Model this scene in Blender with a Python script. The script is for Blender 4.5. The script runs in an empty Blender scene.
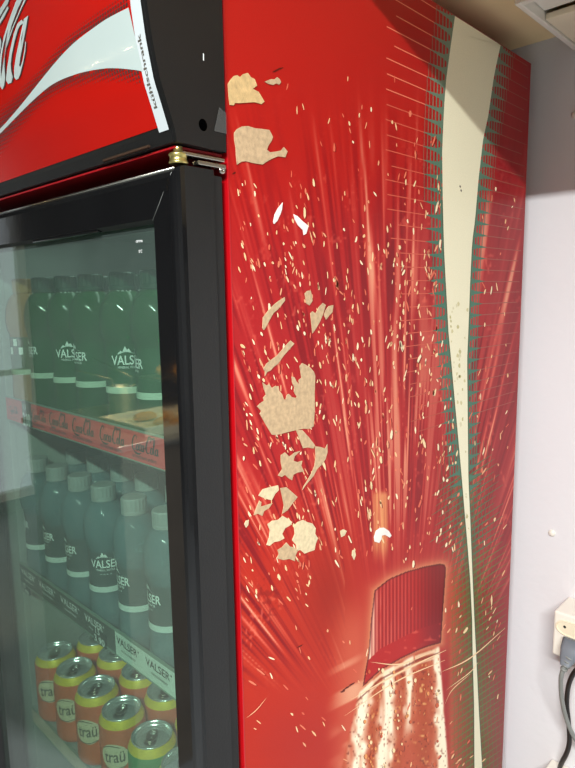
import bpy, math, random
import numpy as np
from mathutils import Vector, Matrix

random.seed(7)
rng = np.random.default_rng(11)
S = bpy.context.scene
COL = S.collection

# ------------------------------------------------------------------ camera
FPX, YAW, PIT, ROL = 606.0, 0.76958, 0.14677, -0.01502
CAM = np.array([0.444, -0.383, 1.55])
Fv = np.array([-math.sin(YAW)*math.cos(PIT), math.cos(YAW)*math.cos(PIT), -math.sin(PIT)])
_R = np.array([math.cos(YAW), math.sin(YAW), 0.0]); _U = np.cross(_R, Fv)
Rv = math.cos(ROL)*_R + math.sin(ROL)*_U
Uv = -math.sin(ROL)*_R + math.cos(ROL)*_U
cd = bpy.data.cameras.new('camera'); cam = bpy.data.objects.new('camera', cd); COL.objects.link(cam)
cd.sensor_fit = 'VERTICAL'; cd.sensor_height = 36; cd.lens = FPX/768*36
cd.clip_start = 0.01
M3 = Matrix([[Rv[i], Uv[i], -Fv[i]] for i in range(3)])
cam.matrix_world = Matrix.Translation(Vector(CAM)) @ M3.to_4x4()
S.camera = cam

# ------------------------------------------------------------------ world and lights
S.view_settings.view_transform = 'Standard'; S.view_settings.look = 'None'
S.view_settings.exposure = 0.0; S.view_settings.gamma = 1.0
S.view_settings.use_curve_mapping = False
S.cycles.transparent_max_bounces = 40
w = bpy.data.worlds.new('daylight'); S.world = w; w.use_nodes = True
bg = w.node_tree.nodes['Background']; bg.inputs[0].default_value = (0.93, 0.97, 1.0, 1); bg.inputs[1].default_value = 0.8

def area(name, loc, target, sx, sy, power, col):
    l = bpy.data.lights.new(name, 'AREA'); l.shape = 'RECTANGLE'; l.size = sx; l.size_y = sy
    l.energy = power; l.color = col
    o = bpy.data.objects.new(name, l); COL.objects.link(o); o.location = loc
    d = Vector(target) - Vector(loc); o.rotation_euler = d.to_track_quat('-Z', 'Y').to_euler()
    return o
KEY = area('ceiling_tube_light', (1.0, -1.25, 2.395), (1.0, -1.25, 0), 1.2, 0.06, 160, (0.94, 0.96, 0.95))
FRL = area('refrigerator_interior_fill', (-0.29, 0.06, 1.645), (-0.29, 0.12, 1.0), 0.42, 0.03, 0.3, (0.85, 1.0, 0.95))  # added fill inside the cabinet to lift the shelves, no lamp visible there
WRM = area('food_counter_warm_fill', (-1.36, -.95, 2.02), (-1.36, -.95, 1.0), 0.16, 0.16, 14, (1.0, 0.78, 0.42))  # added warm fill, brightens the counter that the door glass reflects

# ------------------------------------------------------------------ pixel -> place helpers
def ray(x, y): return (x-287.5)*Rv - (y-384)*Uv + FPX*Fv
def onx(x, y, X=0.0):
    r = ray(x, y); return CAM + r*(X-CAM[0])/r[0]
def ony(x, y, Y=0.0):
    r = ray(x, y); return CAM + r*(Y-CAM[1])/r[1]
def proj(P):
    d = np.asarray(P) - CAM; z = d @ Fv
    return 287.5 + FPX*(d @ Rv)/z, 384 - FPX*(d @ Uv)/z

def lin(c):
    c = np.asarray(c, float)
    return np.where(c <= 0.04045, c/12.92, ((c+0.055)/1.055)**2.4)
def L8(r, g, b): return tuple(lin(np.array([r, g, b])/255.0))

# ------------------------------------------------------------------ materials
def new_mat(name):
    m = bpy.data.materials.new(name); m.use_nodes = True
    return m, m.node_tree.nodes, m.node_tree.links, m.node_tree.nodes['Principled BSDF']
def mat(name, rgb, rough=0.5, metal=0.0, var=0.12, scale=14, bump=0.0, bscale=120, coat=0.0, emit=None, spec=0.5):
    m, N, K, P = new_mat(name)
    c = L8(*rgb)
    tc = N.new('ShaderNodeTexCoord'); nz = N.new('ShaderNodeTexNoise'); nz.inputs['Scale'].default_value = scale
    nz.inputs['Detail'].default_value = 4
    K.new(tc.outputs['Object'], nz.inputs['Vector'])
    rp = N.new('ShaderNodeValToRGB'); rp.color_ramp.elements[0].position = 0.3; rp.color_ramp.elements[1].position = 0.7
    rp.color_ramp.elements[0].color = tuple(x*(1-var) for x in c) + (1,)
    rp.color_ramp.elements[1].color = tuple(min(1, x*(1+var)) for x in c) + (1,)
    K.new(nz.outputs['Fac'], rp.inputs['Fac']); K.new(rp.outputs['Color'], P.inputs['Base Color'])
    P.inputs['Roughness'].default_value = rough; P.inputs['Metallic'].default_value = metal
    P.inputs['Specular IOR Level'].default_value = spec
    P.inputs['Coat Weight'].default_value = coat; P.inputs['Coat Roughness'].default_value = 0.05
    if bump:
        n2 = N.new('ShaderNodeTexNoise'); n2.inputs['Scale'].default_value = bscale
        K.new(tc.outputs['Object'], n2.inputs['Vector'])
        b = N.new('ShaderNodeBump'); b.inputs['Strength'].default_value = bump; b.inputs['Distance'].default_value = 0.002
        K.new(n2.outputs['Fac'], b.inputs['Height']); K.new(b.outputs['Normal'], P.inputs['Normal'])
    if emit:
        P.inputs['Emission Color'].default_value = L8(*emit[0]) + (1,); P.inputs['Emission Strength'].default_value = emit[1]
    return m
def clear_mat(name, tint, body, body_fac, gloss_rough=0.03, ior=1.4, gain=1.0, base=0.0, var=0.1):
    """see-through stuff: tinted transparency + a little scattering body + fresnel gloss"""
    m, N, K, P = new_mat(name); N.remove(P)
    out = N['Material Output']
    tr = N.new('ShaderNodeBsdfTransparent'); tr.inputs[0].default_value = L8(*tint) + (1,)
    df = N.new('ShaderNodeBsdfDiffuse')
    nz = N.new('ShaderNodeTexNoise'); nz.inputs['Scale'].default_value = 25
    tc = N.new('ShaderNodeTexCoord'); K.new(tc.outputs['Object'], nz.inputs['Vector'])
    rp = N.new('ShaderNodeValToRGB'); c = L8(*body)
    rp.color_ramp.elements[0].color = tuple(x*(1-var) for x in c)+(1,); rp.color_ramp.elements[1].color = tuple(min(1, x*(1+var)) for x in c)+(1,)
    K.new(nz.outputs['Fac'], rp.inputs['Fac']); K.new(rp.outputs['Color'], df.inputs[0])
    mx = N.new('ShaderNodeMixShader'); mx.inputs[0].default_value = body_fac
    K.new(tr.outputs[0], mx.inputs[1]); K.new(df.outputs[0], mx.inputs[2])
    gl = N.new('ShaderNodeBsdfGlossy'); gl.inputs['Roughness'].default_value = gloss_rough
    lw = N.new('ShaderNodeLayerWeight'); lw.inputs['Blend'].default_value = 0.5
    fr = N.new('ShaderNodeMath'); fr.operation = 'POWER'; fr.inputs[1].default_value = 4.0; K.new(lw.outputs['Facing'], fr.inputs[0])
    ma = N.new('ShaderNodeMath'); ma.operation = 'MULTIPLY_ADD'; ma.inputs[1].default_value = gain; ma.inputs[2].default_value = base
    ma.use_clamp = True
    K.new(fr.outputs[0], ma.inputs[0])
    m2 = N.new('ShaderNodeMixShader'); K.new(ma.outputs[0], m2.inputs[0]); K.new(mx.outputs[0], m2.inputs[1]); K.new(gl.outputs[0], m2.inputs[2])
    K.new(m2.outputs[0], out.inputs['Surface'])
    return m

M = {}
M['black'] = mat('black_plastic', (13, 13, 13), 0.5, bump=0.15, bscale=900)
M['black_gloss'] = mat('black_gloss', (17, 17, 18), 0.07, bump=0.02, bscale=60, spec=0.7)
M['black_door'] = mat('black_door_side', (17, 18, 18), 0.45, bump=0.1, bscale=500)
M['rubber'] = mat('rubber', (16, 16, 16), 0.6)
M['red_sheet'] = mat('red_sheet', (176, 10, 20), 0.3, var=0.08)
M['red_dark'] = mat('red_recess', (150, 12, 22), 0.35, var=0.1)
M['liner'] = mat('liner', (152, 160, 156), 0.45, var=0.04)
M['white'] = mat('white_plastic', (226, 220, 208), 0.4, var=0.03)
M['cream'] = mat('cream_plastic', (226, 214, 188), 0.5, var=0.03)
M['strip'] = mat('light_strip', (200, 208, 210), 0.18, var=0.02)
M['chrome'] = mat('steel', (190, 188, 178), 0.25, 1.0)
M['brass'] = mat('yellowed_steel', (205, 190, 120), 0.3, 0.9, var=0.2, scale=60)
M['alu'] = mat('aluminium', (236, 240, 240), 0.22, 0.75, var=0.05)
M['orange'] = mat('orange_tin', (222, 104, 52), 0.35, 0.1, var=0.08)
M['green_tin'] = mat('green_tin', (70, 150, 90), 0.35, 0.1, var=0.08)
M['yellow'] = mat('yellow_band', (222, 198, 40), 0.35, 0.15, var=0.12, scale=60)
M['badge'] = mat('cream_badge', (226, 214, 180), 0.45)
M['ink_grey'] = mat('grey_ink', (90, 84, 74), 0.5)
M['ink_black'] = mat('black_ink', (26, 24, 24), 0.5)
M['ink_white'] = mat('white_ink', (236, 240, 238), 0.5, var=0.02)
M['cap'] = mat('grey_cap', (150, 156, 156), 0.35, bump=0.1)
M['cap_green'] = mat('green_cap', (16, 58, 40), 0.4)
M['amber_cap'] = mat('amber_cap', (150, 112, 52), 0.4)
M['tray_cream'] = mat('cream_enamel', (236, 226, 196), 0.35)
M['water'] = clear_mat('water_bottle_plastic', (218, 230, 230), (128, 156, 164), 0.42, 0.06, 1.45, 0.9, 0.03)
M['label_w'] = clear_mat('smoked_label_film', (190, 196, 196), (104, 116, 116), 0.45, 0.2, 1.3, 0.7)
M['band_w'] = clear_mat('milky_label_edge', (230, 235, 235), (222, 232, 228), 0.8, 0.2, 1.3, 0.7)
M['green'] = clear_mat('green_bottle_plastic', (90, 170, 105), (40, 112, 62), 0.45, 0.06, 1.45, 0.9, 0.03)
M['label_g'] = clear_mat('green_label_film', (130, 180, 135), (44, 116, 70), 0.5, 0.2, 1.3, 0.7)
M['band_g'] = clear_mat('pale_label_edge', (225, 240, 225), (205, 225, 205), 0.75, 0.2, 1.3, 0.7)
M['tan'] = clear_mat('amber_bottle_plastic', (200, 160, 90), (172, 128, 62), 0.55, 0.05, 1.45, 0.9, 0.01)
M['glass'] = clear_mat('door_glass_pane', (226, 240, 232), (190, 212, 204), 0.055, 0.015, 1.5, 1.2, 0.05, var=0.25)
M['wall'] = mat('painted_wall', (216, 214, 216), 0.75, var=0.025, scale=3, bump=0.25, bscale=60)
M['board'] = mat('brown_board', (248, 218, 168), 0.5, var=0.06, scale=5)
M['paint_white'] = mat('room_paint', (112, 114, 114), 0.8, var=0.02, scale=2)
M['floor'] = mat('floor_tiles', (150, 154, 156), 0.35, var=0.06, scale=2)
M['rail_red'] = mat('red_price_rail', (226, 66, 66), 0.4, var=0.04)
M['rail_grey'] = mat('smoke_price_rail', (78, 84, 82), 0.4, var=0.06)
M['rail_white'] = mat('pale_price_rail', (214, 226, 218), 0.35, var=0.03)
M['rail_can'] = mat('tan_price_rail', (205, 190, 172), 0.45, var=0.14, scale=40)
M['rail_edge'] = mat('clear_rail_edge', (120, 140, 128), 0.3, var=0.05)
M['tag'] = mat('dark_price_tag', (50, 58, 58), 0.4)
M['cable_grey'] = mat('grey_cable', (128, 130, 126), 0.5, var=0.08)
M['plug'] = mat('grey_plug', (112, 118, 126), 0.5, var=0.08)
M['cable_black'] = mat('black_cable', (30, 26, 24), 0.4)
M['paper'] = mat('torn_paper', (192, 164, 128), 0.9, var=0.16, scale=220, bump=0.3, bscale=700)
M['paper_yellow'] = mat('torn_paper_yellowed', (206, 174, 122), 0.9, var=0.2, scale=120, bump=0.3, bscale=700)
M['paper_pale'] = mat('torn_paper_pale', (216, 198, 160), 0.9, var=0.14, scale=200, bump=0.3, bscale=700)
M['paper_white'] = mat('bare_white_chip', (240, 236, 228), 0.7)
M['tape'] = clear_mat('clear_tape', (215, 215, 210), (120, 120, 118), 0.35, 0.15, 1.4, 1.0)
M['header_red'] = mat('header_red_acrylic', (180, 20, 11), 0.16, var=0.05, scale=5, coat=0.5)
M['header_white'] = mat('header_wave_white', (186, 200, 196), 0.16, var=0.02, coat=0.5)
M['halftone'] = mat('halftone_ink', (70, 46, 44), 0.3, coat=0.3)
M['bread'] = mat('bread_crust', (222, 160, 70), 0.6, var=0.3, scale=20)
M['steel_dull'] = mat('brushed_steel', (200, 200, 190), 0.3, 0.9, var=0.06)
M['counter'] = mat('counter_panel', (120, 110, 96), 0.5)
M['lamp'] = mat('lit_tube', (255, 250, 240), 0.5, emit=((255, 246, 230), 6.0))

# ------------------------------------------------------------------ mesh helpers
def tag(o, label=None, cat=None, group=None, kind=None):
    if label: o['label'] = label
    if cat: o['category'] = cat
    if group: o['group'] = group
    if kind: o['kind'] = kind
    return o
def empty(name, loc, label=None, cat=None, group=None):
    o = bpy.data.objects.new(name, None); COL.objects.link(o); o.location = loc; o.empty_display_size = 0.05
    return tag(o, label, cat, group)
class MB:
    def __init__(s): s.v = []; s.f = []; s.m = []; s.sm = []
    def add(s, vs, fs, mi=0, smooth=False):
        b = len(s.v); s.v += [tuple(float(c) for c in p) for p in vs]
        for f in fs: s.f.append([b+i for i in f]); s.m.append(mi); s.sm.append(smooth)
        return s
    def box(s, x0, x1, y0, y1, z0, z1, mi=0):
        v = [(x0,y0,z0),(x1,y0,z0),(x1,y1,z0),(x0,y1,z0),(x0,y0,z1),(x1,y0,z1),(x1,y1,z1),(x0,y1,z1)]
        return s.add(v, [(0,3,2,1),(4,5,6,7),(0,1,5,4),(1,2,6,5),(2,3,7,6),(3,0,4,7)], mi)
    def lathe(s, prof, n=28, c=(0,0,0), mi=0, cap0=True, cap1=True, smooth=True):
        vs = []; fs = []
        for r, z in prof:
            for k in range(n):
                a = 2*math.pi*k/n; vs.append((c[0]+r*math.cos(a), c[1]+r*math.sin(a), c[2]+z))
        for i in range(len(prof)-1):
            for k in range(n):
                k2 = (k+1) % n; fs.append((i*n+k, i*n+k2, (i+1)*n+k2, (i+1)*n+k))
        s.add(vs, fs, mi, smooth)
        if cap0: s.add([vs[k] for k in range(n)][::-1], [tuple(range(n))], mi)
        if cap1: s.add([vs[(len(prof)-1)*n+k] for k in range(n)], [tuple(range(n))], mi)
        return s
    def tube(s, pts, r, n=12, mi=0):
        pts = [Vector(p) for p in pts]; vs = []; fs = []; up = Vector((0.3, 0.2, 1)).normalized()
        rr = r if isinstance(r, (list, tuple)) else [r]*len(pts)
        for i, p in enumerate(pts):
            t = (pts[min(i+1, len(pts)-1)] - pts[max(i-1, 0)]).normalized()
            a = t.cross(up)
            if a.length < 1e-3: a = t.cross(Vector((1, 0, 0)))
            a.normalize(); b = t.cross(a)
            for k in range(n):
                q = 2*math.pi*k/n; vs.append(p + rr[i]*(a*math.cos(q) + b*math.sin(q)))
        for i in range(len(pts)-1):
            for k in range(n):
                k2 = (k+1) % n; fs.append((i*n+k, (i+1)*n+k, (i+1)*n+k2, i*n+k2))
        fs.append(tuple(range(n))); fs.append(tuple(range(len(vs)-1, len(vs)-n-1, -1)))
        return s.add(vs, fs, mi, True)
    def build(s, name, mats, parent=None, loc=None, bevel=0.0, seg=2):
        me = bpy.data.meshes.new(name); me.from_pydata(s.v, [], s.f)
        for m in (mats if isinstance(mats, (list, tuple)) else [mats]): me.materials.append(m)
        me.polygons.foreach_set('material_index', s.m); me.polygons.foreach_set('use_smooth', s.sm); me.update()
        o = bpy.data.objects.new(name, me); COL.objects.link(o)
        if parent: o.parent = parent
        if loc is not None: o.location = loc
        if bevel:
            b = o.modifiers.new('bevel', 'BEVEL'); b.width = bevel; b.segments = seg; b.limit_method = 'ANGLE'; b.angle_limit = 0.6
        return o
def catmull(pts, n=8):
    P = [np.array(p, float) for p in pts]; out = []
    P = [2*P[0]-P[1]] + P + [2*P[-1]-P[-2]]
    for i in range(1, len(P)-2):
        for k in range(n):
            t = k/n; a, b, c, d = P[i-1], P[i], P[i+1], P[i+2]
            out.append(0.5*((2*b)+(-a+c)*t+(2*a-5*b+4*c-d)*t*t+(-a+3*b-3*c+d)*t**3))
    out.append(P[-2]); return out
_tc = {}
def text2d(s, bold=0.0):
    """tessellated text: verts (x,y) with cap height about 0.7, faces"""
    if (s, bold) in _tc: return _tc[(s, bold)]
    c = bpy.data.curves.new('t', 'FONT'); c.body = s; c.size = 1.0; c.offset = bold; c.resolution_u = 3
    o = bpy.data.objects.new('t', c); COL.objects.link(o)
    dg = bpy.context.evaluated_depsgraph_get(); me = o.evaluated_get(dg).to_mesh()
    vs = np.array([v.co[:2] for v in me.vertices]); fs = [tuple(p.vertices) for p in me.polygons]
    o.evaluated_get(dg).to_mesh_clear(); bpy.data.objects.remove(o); bpy.data.curves.remove(c)
    x0, x1 = vs[:, 0].min(), vs[:, 0].max(); y0, y1 = vs[:, 1].min(), vs[:, 1].max()
    vs = (vs - [x0, min(y0, 0)]); _tc[(s, bold)] = (vs, fs, x1-x0, y1-y0)
    return _tc[(s, bold)]
def stroke(pts, mp, mb, mi=0, n=8):
    """ribbon of varying width. pts: (x, y, halfwidth) in 2-D, mp maps 2-D -> 3-D"""
    C = catmull(pts, n); vs = []
    for i, p in enumerate(C):
        a = C[max(i-1, 0)]; b = C[min(i+1, len(C)-1)]; d = (b-a)[:2]; d = d/(np.linalg.norm(d)+1e-9)
        nrm = np.array([-d[1], d[0]])
        vs.append(mp(*(p[:2]+nrm*p[2]))); vs.append(mp(*(p[:2]-nrm*p[2])))
    mb.add(vs, [(2*i, 2*i+1, 2*i+3, 2*i+2) for i in range(len(C)-1)], mi)

# script lettering of the soft drink wordmark, units: width 3.3, x-height 0.45
def wordmark(mp, mb, mi=0, full=True):
    h = 0.055; t = 0.018
    def big_c(x):
        stroke([(x+.60,.72,t),(x+.62,.90,h*.8),(x+.48,1.0,h*.7),(x+.28,.85,h),(x+.10,.50,h*1.3),(x+.06,.18,h*1.3),(x+.20,.0,h),(x+.42,.06,t),(x+.58,.24,t)], mp, mb, mi)
    def o_(x):
        stroke([(x+.16,.44,h*.6),(x+.04,.30,h*1.2),(x+.0,.10,h*1.2),(x+.10,.0,h*.7),(x+.22,.12,h),(x+.26,.34,h*.9),(x+.16,.44,t)], mp, mb, mi)
    def c_(x):
        stroke([(x+.26,.34,h*.7),(x+.18,.45,h*.6),(x+.05,.30,h*1.1),(x+.02,.10,h*1.1),(x+.12,.0,h*.6),(x+.26,.12,t)], mp, mb, mi)
    def a_(x):
        o_(x); stroke([(x+.32,.46,h*.9),(x+.27,.20,h),(x+.27,.02,h*.8),(x+.36,.08,t)], mp, mb, mi)
    big_c(0); o_(.56); c_(.86); a_(1.14)
    stroke([(1.50,.22,t),(1.62,.26,h*.6),(1.70,.22,t)], mp, mb, mi)
    big_c(1.66); o_(2.22)
    if not full: stroke([(.20,.0,t),(.35,-.16,h),(.75,-.22,h*1.2),(1.1,-.14,t)], mp, mb, mi); return
    stroke([(2.50,.10,t),(2.66,.55,h*.5),(2.76,.95,h*.6),(2.68,1.02,h*.6),(2.60,.6,h),(2.56,.10,h*1.1),(2.66,.0,t),(2.76,.1,t)], mp, mb, mi)
    a_(2.76)
    stroke([(.20,.0,t),(.35,-.16,h),(.75,-.22,h*1.2),(1.1,-.14,t)], mp, mb, mi)
    stroke([(1.95,.98,t),(2.15,1.12,h),(2.45,1.02,h*1.2),(2.75,1.14,t)], mp, mb, mi)

# ------------------------------------------------------------------ the room
ZS = 1.963
def struct(o): o['kind'] = 'structure'; return o
struct(MB().box(-4.2, 3.2, .70, .80, 0, 2.6).build('wall_back', M['wall']))
wl = MB()
wl.box(-4.1, -4.0, -4.0, -1.62, 0, 2.6); wl.box(-4.1, -4.0, -.35, .70, 0, 2.6)
wl.box(-4.1, -4.0, -1.62, -.35, 0, .08); wl.box(-4.1, -4.0, -1.62, -.35, 2.35, 2.6)
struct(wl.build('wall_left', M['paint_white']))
wf = MB().box(-4.08, -4.02, -1.62, -1.56, .08, 2.35).box(-4.08, -4.02, -.41, -.35, .08, 2.35).box(-4.08, -4.02, -1.56, -.41, .08, .14).box(-4.08, -4.02, -1.56, -.41, 2.29, 2.35).box(-4.07, -4.03, -1.56, -.41, 1.0, 1.04)
wfo = struct(wf.build('window_1', M['white']))
wp = MB().box(-4.054, -4.046, -1.56, -.41, .14, 2.29).build('window_glass', clear_mat('window_pane', (245, 248, 248), (230, 235, 235), 0.02, 0.01, 1.4, 1.0), wfo)
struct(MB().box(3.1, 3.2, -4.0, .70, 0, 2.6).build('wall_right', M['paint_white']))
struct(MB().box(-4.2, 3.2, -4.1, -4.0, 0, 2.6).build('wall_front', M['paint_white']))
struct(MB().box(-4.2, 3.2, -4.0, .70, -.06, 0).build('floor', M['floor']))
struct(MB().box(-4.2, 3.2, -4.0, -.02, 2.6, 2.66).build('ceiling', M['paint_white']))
struct(MB().box(-4.2, 3.2, -.02, .70, ZS, ZS+.03).box(-4.2, 3.2, -.02, .0, ZS+.03, 2.66).build('trim_1', M['board'], bevel=.001))

# ------------------------------------------------------------------ refrigerator
XL = -0.615; DEP = 0.66; ZT = 1.918
FR = empty('beverage_refrigerator', (0, 0, 0), 'red and black glass-door beverage refrigerator with scuffed printed side panel', 'refrigerator')

# --- side panel artwork (printed colours per vertex)
def noise1(x, seed):
    r = np.random.default_rng(seed).random(4096); i = np.floor(x).astype(int); t = x-i; t = t*t*(3-2*t)
    return r[i % 4096]*(1-t) + r[(i+1) % 4096]*t
def noise2(x, y, seed):
    r = np.random.default_rng(seed).random((256, 256)); i = np.floor(x).astype(int); j = np.floor(y).astype(int)
    a = x-i; b = y-j; a = a*a*(3-2*a); b = b*b*(3-2*b); i0 = i % 256; i1 = (i+1) % 256; j0 = j % 256; j1 = (j+1) % 256
    return (r[i0, j0]*(1-a)+r[i1, j0]*a)*(1-b) + (r[i0, j1]*(1-a)+r[i1, j1]*a)*b
def sstep(a, b, x):
    t = np.clip((x-a)/(b-a), 0, 1); return t*t*(3-2*t)
LE = np.array([(455,-20),(455,15),(450,50),(446,80),(444,106),(442,152),(442.7,203),(444,252),(446.3,294),(448.4,333),(451,360),(461.9,480),(464.6,513),(467,540),(470,578),(472,620),(472.6,655),(474,705),(474.4,768),(474.6,1000)])
RE = np.array([(506,-20),(503,30),(500.4,45),(494,75),(487.5,120),(483.4,136),(478.3,180),(475,220),(472,242),(470,283.5),(468.5,325),(467,360),(468.3,480),(470,516),(471.4,553),(474.3,620),(476.2,658),(479,716),(482,768),(490,1000)])
def ledge(v): return np.interp(v, LE[:,1], LE[:,0])
def redge(v): return np.interp(v, RE[:,1], RE[:,0])
def poly_in(u, v, P):
    P = np.array(P, float); ins = np.zeros(u.shape, bool); j = len(P)-1
    for i in range(len(P)):
        a = (P[i,1] > v) != (P[j,1] > v)
        with np.errstate(divide='ignore', invalid='ignore'):
            ins ^= a & (u < (P[j,0]-P[i,0])*(v-P[i,1])/(P[j,1]-P[i,1]+1e-12)+P[i,0])
        j = i
    return ins
def seg_dist(u, v, P, close=True):
    d = np.full(u.shape, 1e9); P = np.array(P, float); n = len(P)
    for i in range(n if close else n-1):
        a = P[i]; b = P[(i+1) % n]; ab = b-a; t = np.clip(((u-a[0])*ab[0]+(v-a[1])*ab[1])/(ab @ ab + 1e-9), 0, 1)
        d = np.minimum(d, np.hypot(u-a[0]-t*ab[0], v-a[1]-t*ab[1]))
    return d
CAPP = [(374.5,590.4),(380,586),(389.3,578.6),(407,571.3),(425,566.3),(439.8,563.7),(444.5,564.5),(446,568),(445,584.5),(443,612),(441,643),(430,646),(419,650),(401,658.7),(380.4,670.6),(362.6,687),(365,672),(368.6,652.8),(371,620)]
def paint(u, v):
    """printed artwork colour (sRGB 0..1) at print coordinates u, v"""
    n = u.shape[0]
    def K(c): return np.tile(np.array(c, float)/255, (n, 1))
    def mix(a, b, f): f = np.clip(f, 0, 1)[:, None]; return a*(1-f) + b*f
    col = K((174, 27, 21))
    col = mix(col, K((168, 27, 30)), sstep(120, 330, v)*sstep(560, 430, v))
    col = mix(col, K((180, 40, 20)), sstep(450, 620, v)*sstep(400, 330, u))
    col = mix(col, K((162, 26, 28)), sstep(330, 430, u)*sstep(100, 250, v)*.8)
    col = mix(col, K((148, 28, 34)), sstep(478, 500, u)*.85)
    col = mix(col, K((164, 18, 18)), sstep(380, 430, u)*sstep(120, 40, v)*.6)
    # radiating streaks
    fu, fv = 398.0, 800.0
    th = np.arctan2(u-fu, fv-v); r = np.hypot(u-fu, fv-v)
    s = .28*noise2(th*75+500, r/170, 1) + .37*noise2(th*150+900, r/110, 2) + .35*noise2(th*250+50, r/75, 3)
    s2 = noise2(th*45+300, r/230, 4)
    streak = sstep(.52, .70, s)*sstep(.25, .7, s2)
    mk = sstep(60, 280, v)
    low = np.where(u < 345, sstep(700, 640, v), np.where(u < 455, sstep(590, 500, v), sstep(640, 520, v)))
    mk = mk*low*(1-.75*sstep(.0, 1., np.exp(-((u-322)/26)**2-((v-590)/60)**2)))
    mk = mk*(.45+.75*noise2(u/40+7, v/90+3, 6))
    mid = np.exp(-((u-400)/60)**2)*np.exp(-((v-430)/150)**2)
    col = mix(col, K((212, 84, 68)), streak*mk*.9)
    col = mix(col, K((240, 190, 150)), sstep(.64, .80, s)*sstep(.35, .7, s2)*mk*(.8+.5*mid))
    col = mix(col, K((232, 132, 100)), mid*.16*sstep(.4, .7, s))
    col = mix(col, K((238, 176, 136)), sstep(.50, .64, s)*mid*mk*.5)
    dark = sstep(.50, .32, s)*mk
    col = mix(col, K((124, 10, 20)), dark*.85)
    # fine red mottling
    g = noise2(u/2.2, v/3.5, 8)*noise2(u/14, v/20, 9)
    col = mix(col, K((228, 110, 84)), sstep(.45, .8, g)*mk*.5)
    col = mix(col, K((120, 16, 14)), sstep(.6, .9, noise2(u/3, v/3, 10)*np.exp(-((u-268)/24)**2-((v-598)/38)**2)*1.3)*.45)
    # dark red calm patches
    col = mix(col, K((150, 28, 12)), np.exp(-((u-328)/24)**2-((v-596)/50)**2)*.85)
    col = mix(col, K((168, 36, 26)), np.exp(-((u-300)/60)**2-((v-745)/50)**2)*.8)
    # the pale warm bar above the bottle
    col = mix(col, K((226, 160, 100)), sstep(371, 375, u)*sstep(391, 386, u)*sstep(488, 496, v)*sstep(568, 540, v)*(.45+.4*noise1(u*1.1, 5)))
    # glow round the bottle
    inc = poly_in(u, v, CAPP); d = seg_dist(u, v, CAPP)
    glow = np.exp(-(d/6.0)**1.2)
    col = mix(col, K((226, 176, 120)), glow*.6)
    lg = sstep(322, 352, u)*sstep(372, 355, u)*sstep(580, 640, v)
    col = mix(col, K((206, 104, 74)), lg*.6)
    sm = sstep(.5, .8, noise2((u*.5+v)/9, (u-v*.5)/60, 12))
    col = mix(col, K((240, 200, 160)), lg*sm*.6*sstep(640, 680, v))
    rg = sstep(446, 452, u)*sstep(474, 450, u)*sstep(560, 600, v)
    col = mix(col, K((190, 84, 54)), rg*.7)
    # green print either side of the white ribbon
    near = np.minimum(np.abs(u-ledge(v)), np.abs(u-redge(v)))
    below = sstep(520, 700, v)
    gw = np.exp(-(near/(9+below*9))**2)*sstep(180, 330, v)
    col = mix(col, K((92, 98, 48)), gw*(.18+.22*below)*sstep(350, 560, v))
    # diamond hatch low down
    rowp = ((v+(u-470)*.62)/6.2) % 1.0
    colp = ((u-ledge(v))/3.7) % 1.0
    hat = np.maximum(sstep(.24, .05, np.abs(rowp-.5)), .7*sstep(.24, .05, np.abs(colp-.5)))*np.exp(-(near/22)**2)
    col = mix(col, K((84, 108, 52)), hat*sstep(440, 520, v)*.35)
    col = mix(col, K((66, 102, 52)), np.exp(-(near/4.5)**2)*sstep(430, 520, v)*(.5-.25*sstep(600, 700, v)))
    # bottle neck glass: bright columns, brown-red liquid
    ycap = np.interp(u, [355, 362, 380, 401, 419, 441, 452], [694, 688, 671, 660, 651, 644, 640])
    side = sstep(0, 3, u-np.interp(v, [640, 690, 768, 900], [372, 358, 340, 300]))*sstep(0, 3, np.interp(v, [640, 690, 768, 900], [440, 444, 450, 480])-u)
    glass = sstep(0, 4, v-ycap)*side
    t = (u-np.interp(v, [640, 768, 900], [366, 352, 330]))/(np.interp(v, [640, 768, 900], [441, 447, 460])-np.interp(v, [640, 768, 900], [366, 352, 330]))
    base = K((186, 76, 46)); t = t + .07*(noise2(u/4, v/9, 41)-.5)
    w1 = 1.1*np.exp(-((t-.05)/.08)**2)+1.2*np.exp(-((t-.33)/.085)**2)+1.1*np.exp(-((t-.58)/.055)**2)*sstep(752, 700, v)+1.3*np.exp(-((t-.96)/.07)**2)
    nz = noise2(u/2.0, v/3.2, 20); nz2 = noise2(u/5, v/14, 21)
    base = mix(base, K((250, 238, 208)), w1*(.75+.6*nz2))
    br = np.exp(-((t-.76)/.09)**2)+.9*np.exp(-((t-.20)/.05)**2)+.7*np.exp(-((t-.48)/.05)**2)
    base = mix(base, K((166, 62, 24)), br*(.5+.5*nz))
    base = mix(base, K((238, 190, 120)), sstep(.72, .95, nz)*br*.8)
    base = mix(base, K((110, 28, 14)), sstep(.26, .08, noise2(u/1.7, v/2.4, 43))*.75*(1-np.clip(w1, 0, 1)*.35))
    col = mix(col, base, glass)
    ring = sstep(3.0, .6, np.abs(v-ycap-5))*side + .8*sstep(2.0, .4, np.abs(v-ycap-12))*side
    col = mix(col, K((246, 222, 184)), ring*.8)
    col = mix(col, K((110, 30, 20)), sstep(1.4, .3, np.abs(v-ycap-8.5))*side*.7)
    # the printed crown cap
    tc = (u-368)/(444-368); cc = K((176, 22, 22))
    cc = mix(cc, K((128, 12, 22)), sstep(.55, .95, tc))
    zone = v < (ycap-22)
    rib = .5+.5*np.cos((u-ycap*.02)*2*math.pi/3.6)
    cc = mix(cc, K((216, 110, 92)), rib*sstep(.85, .2, tc)*zone*.7*(.5+.6*nz2)); cc = mix(cc, K((110, 8, 12)), (1-rib)*zone*.45)
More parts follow.
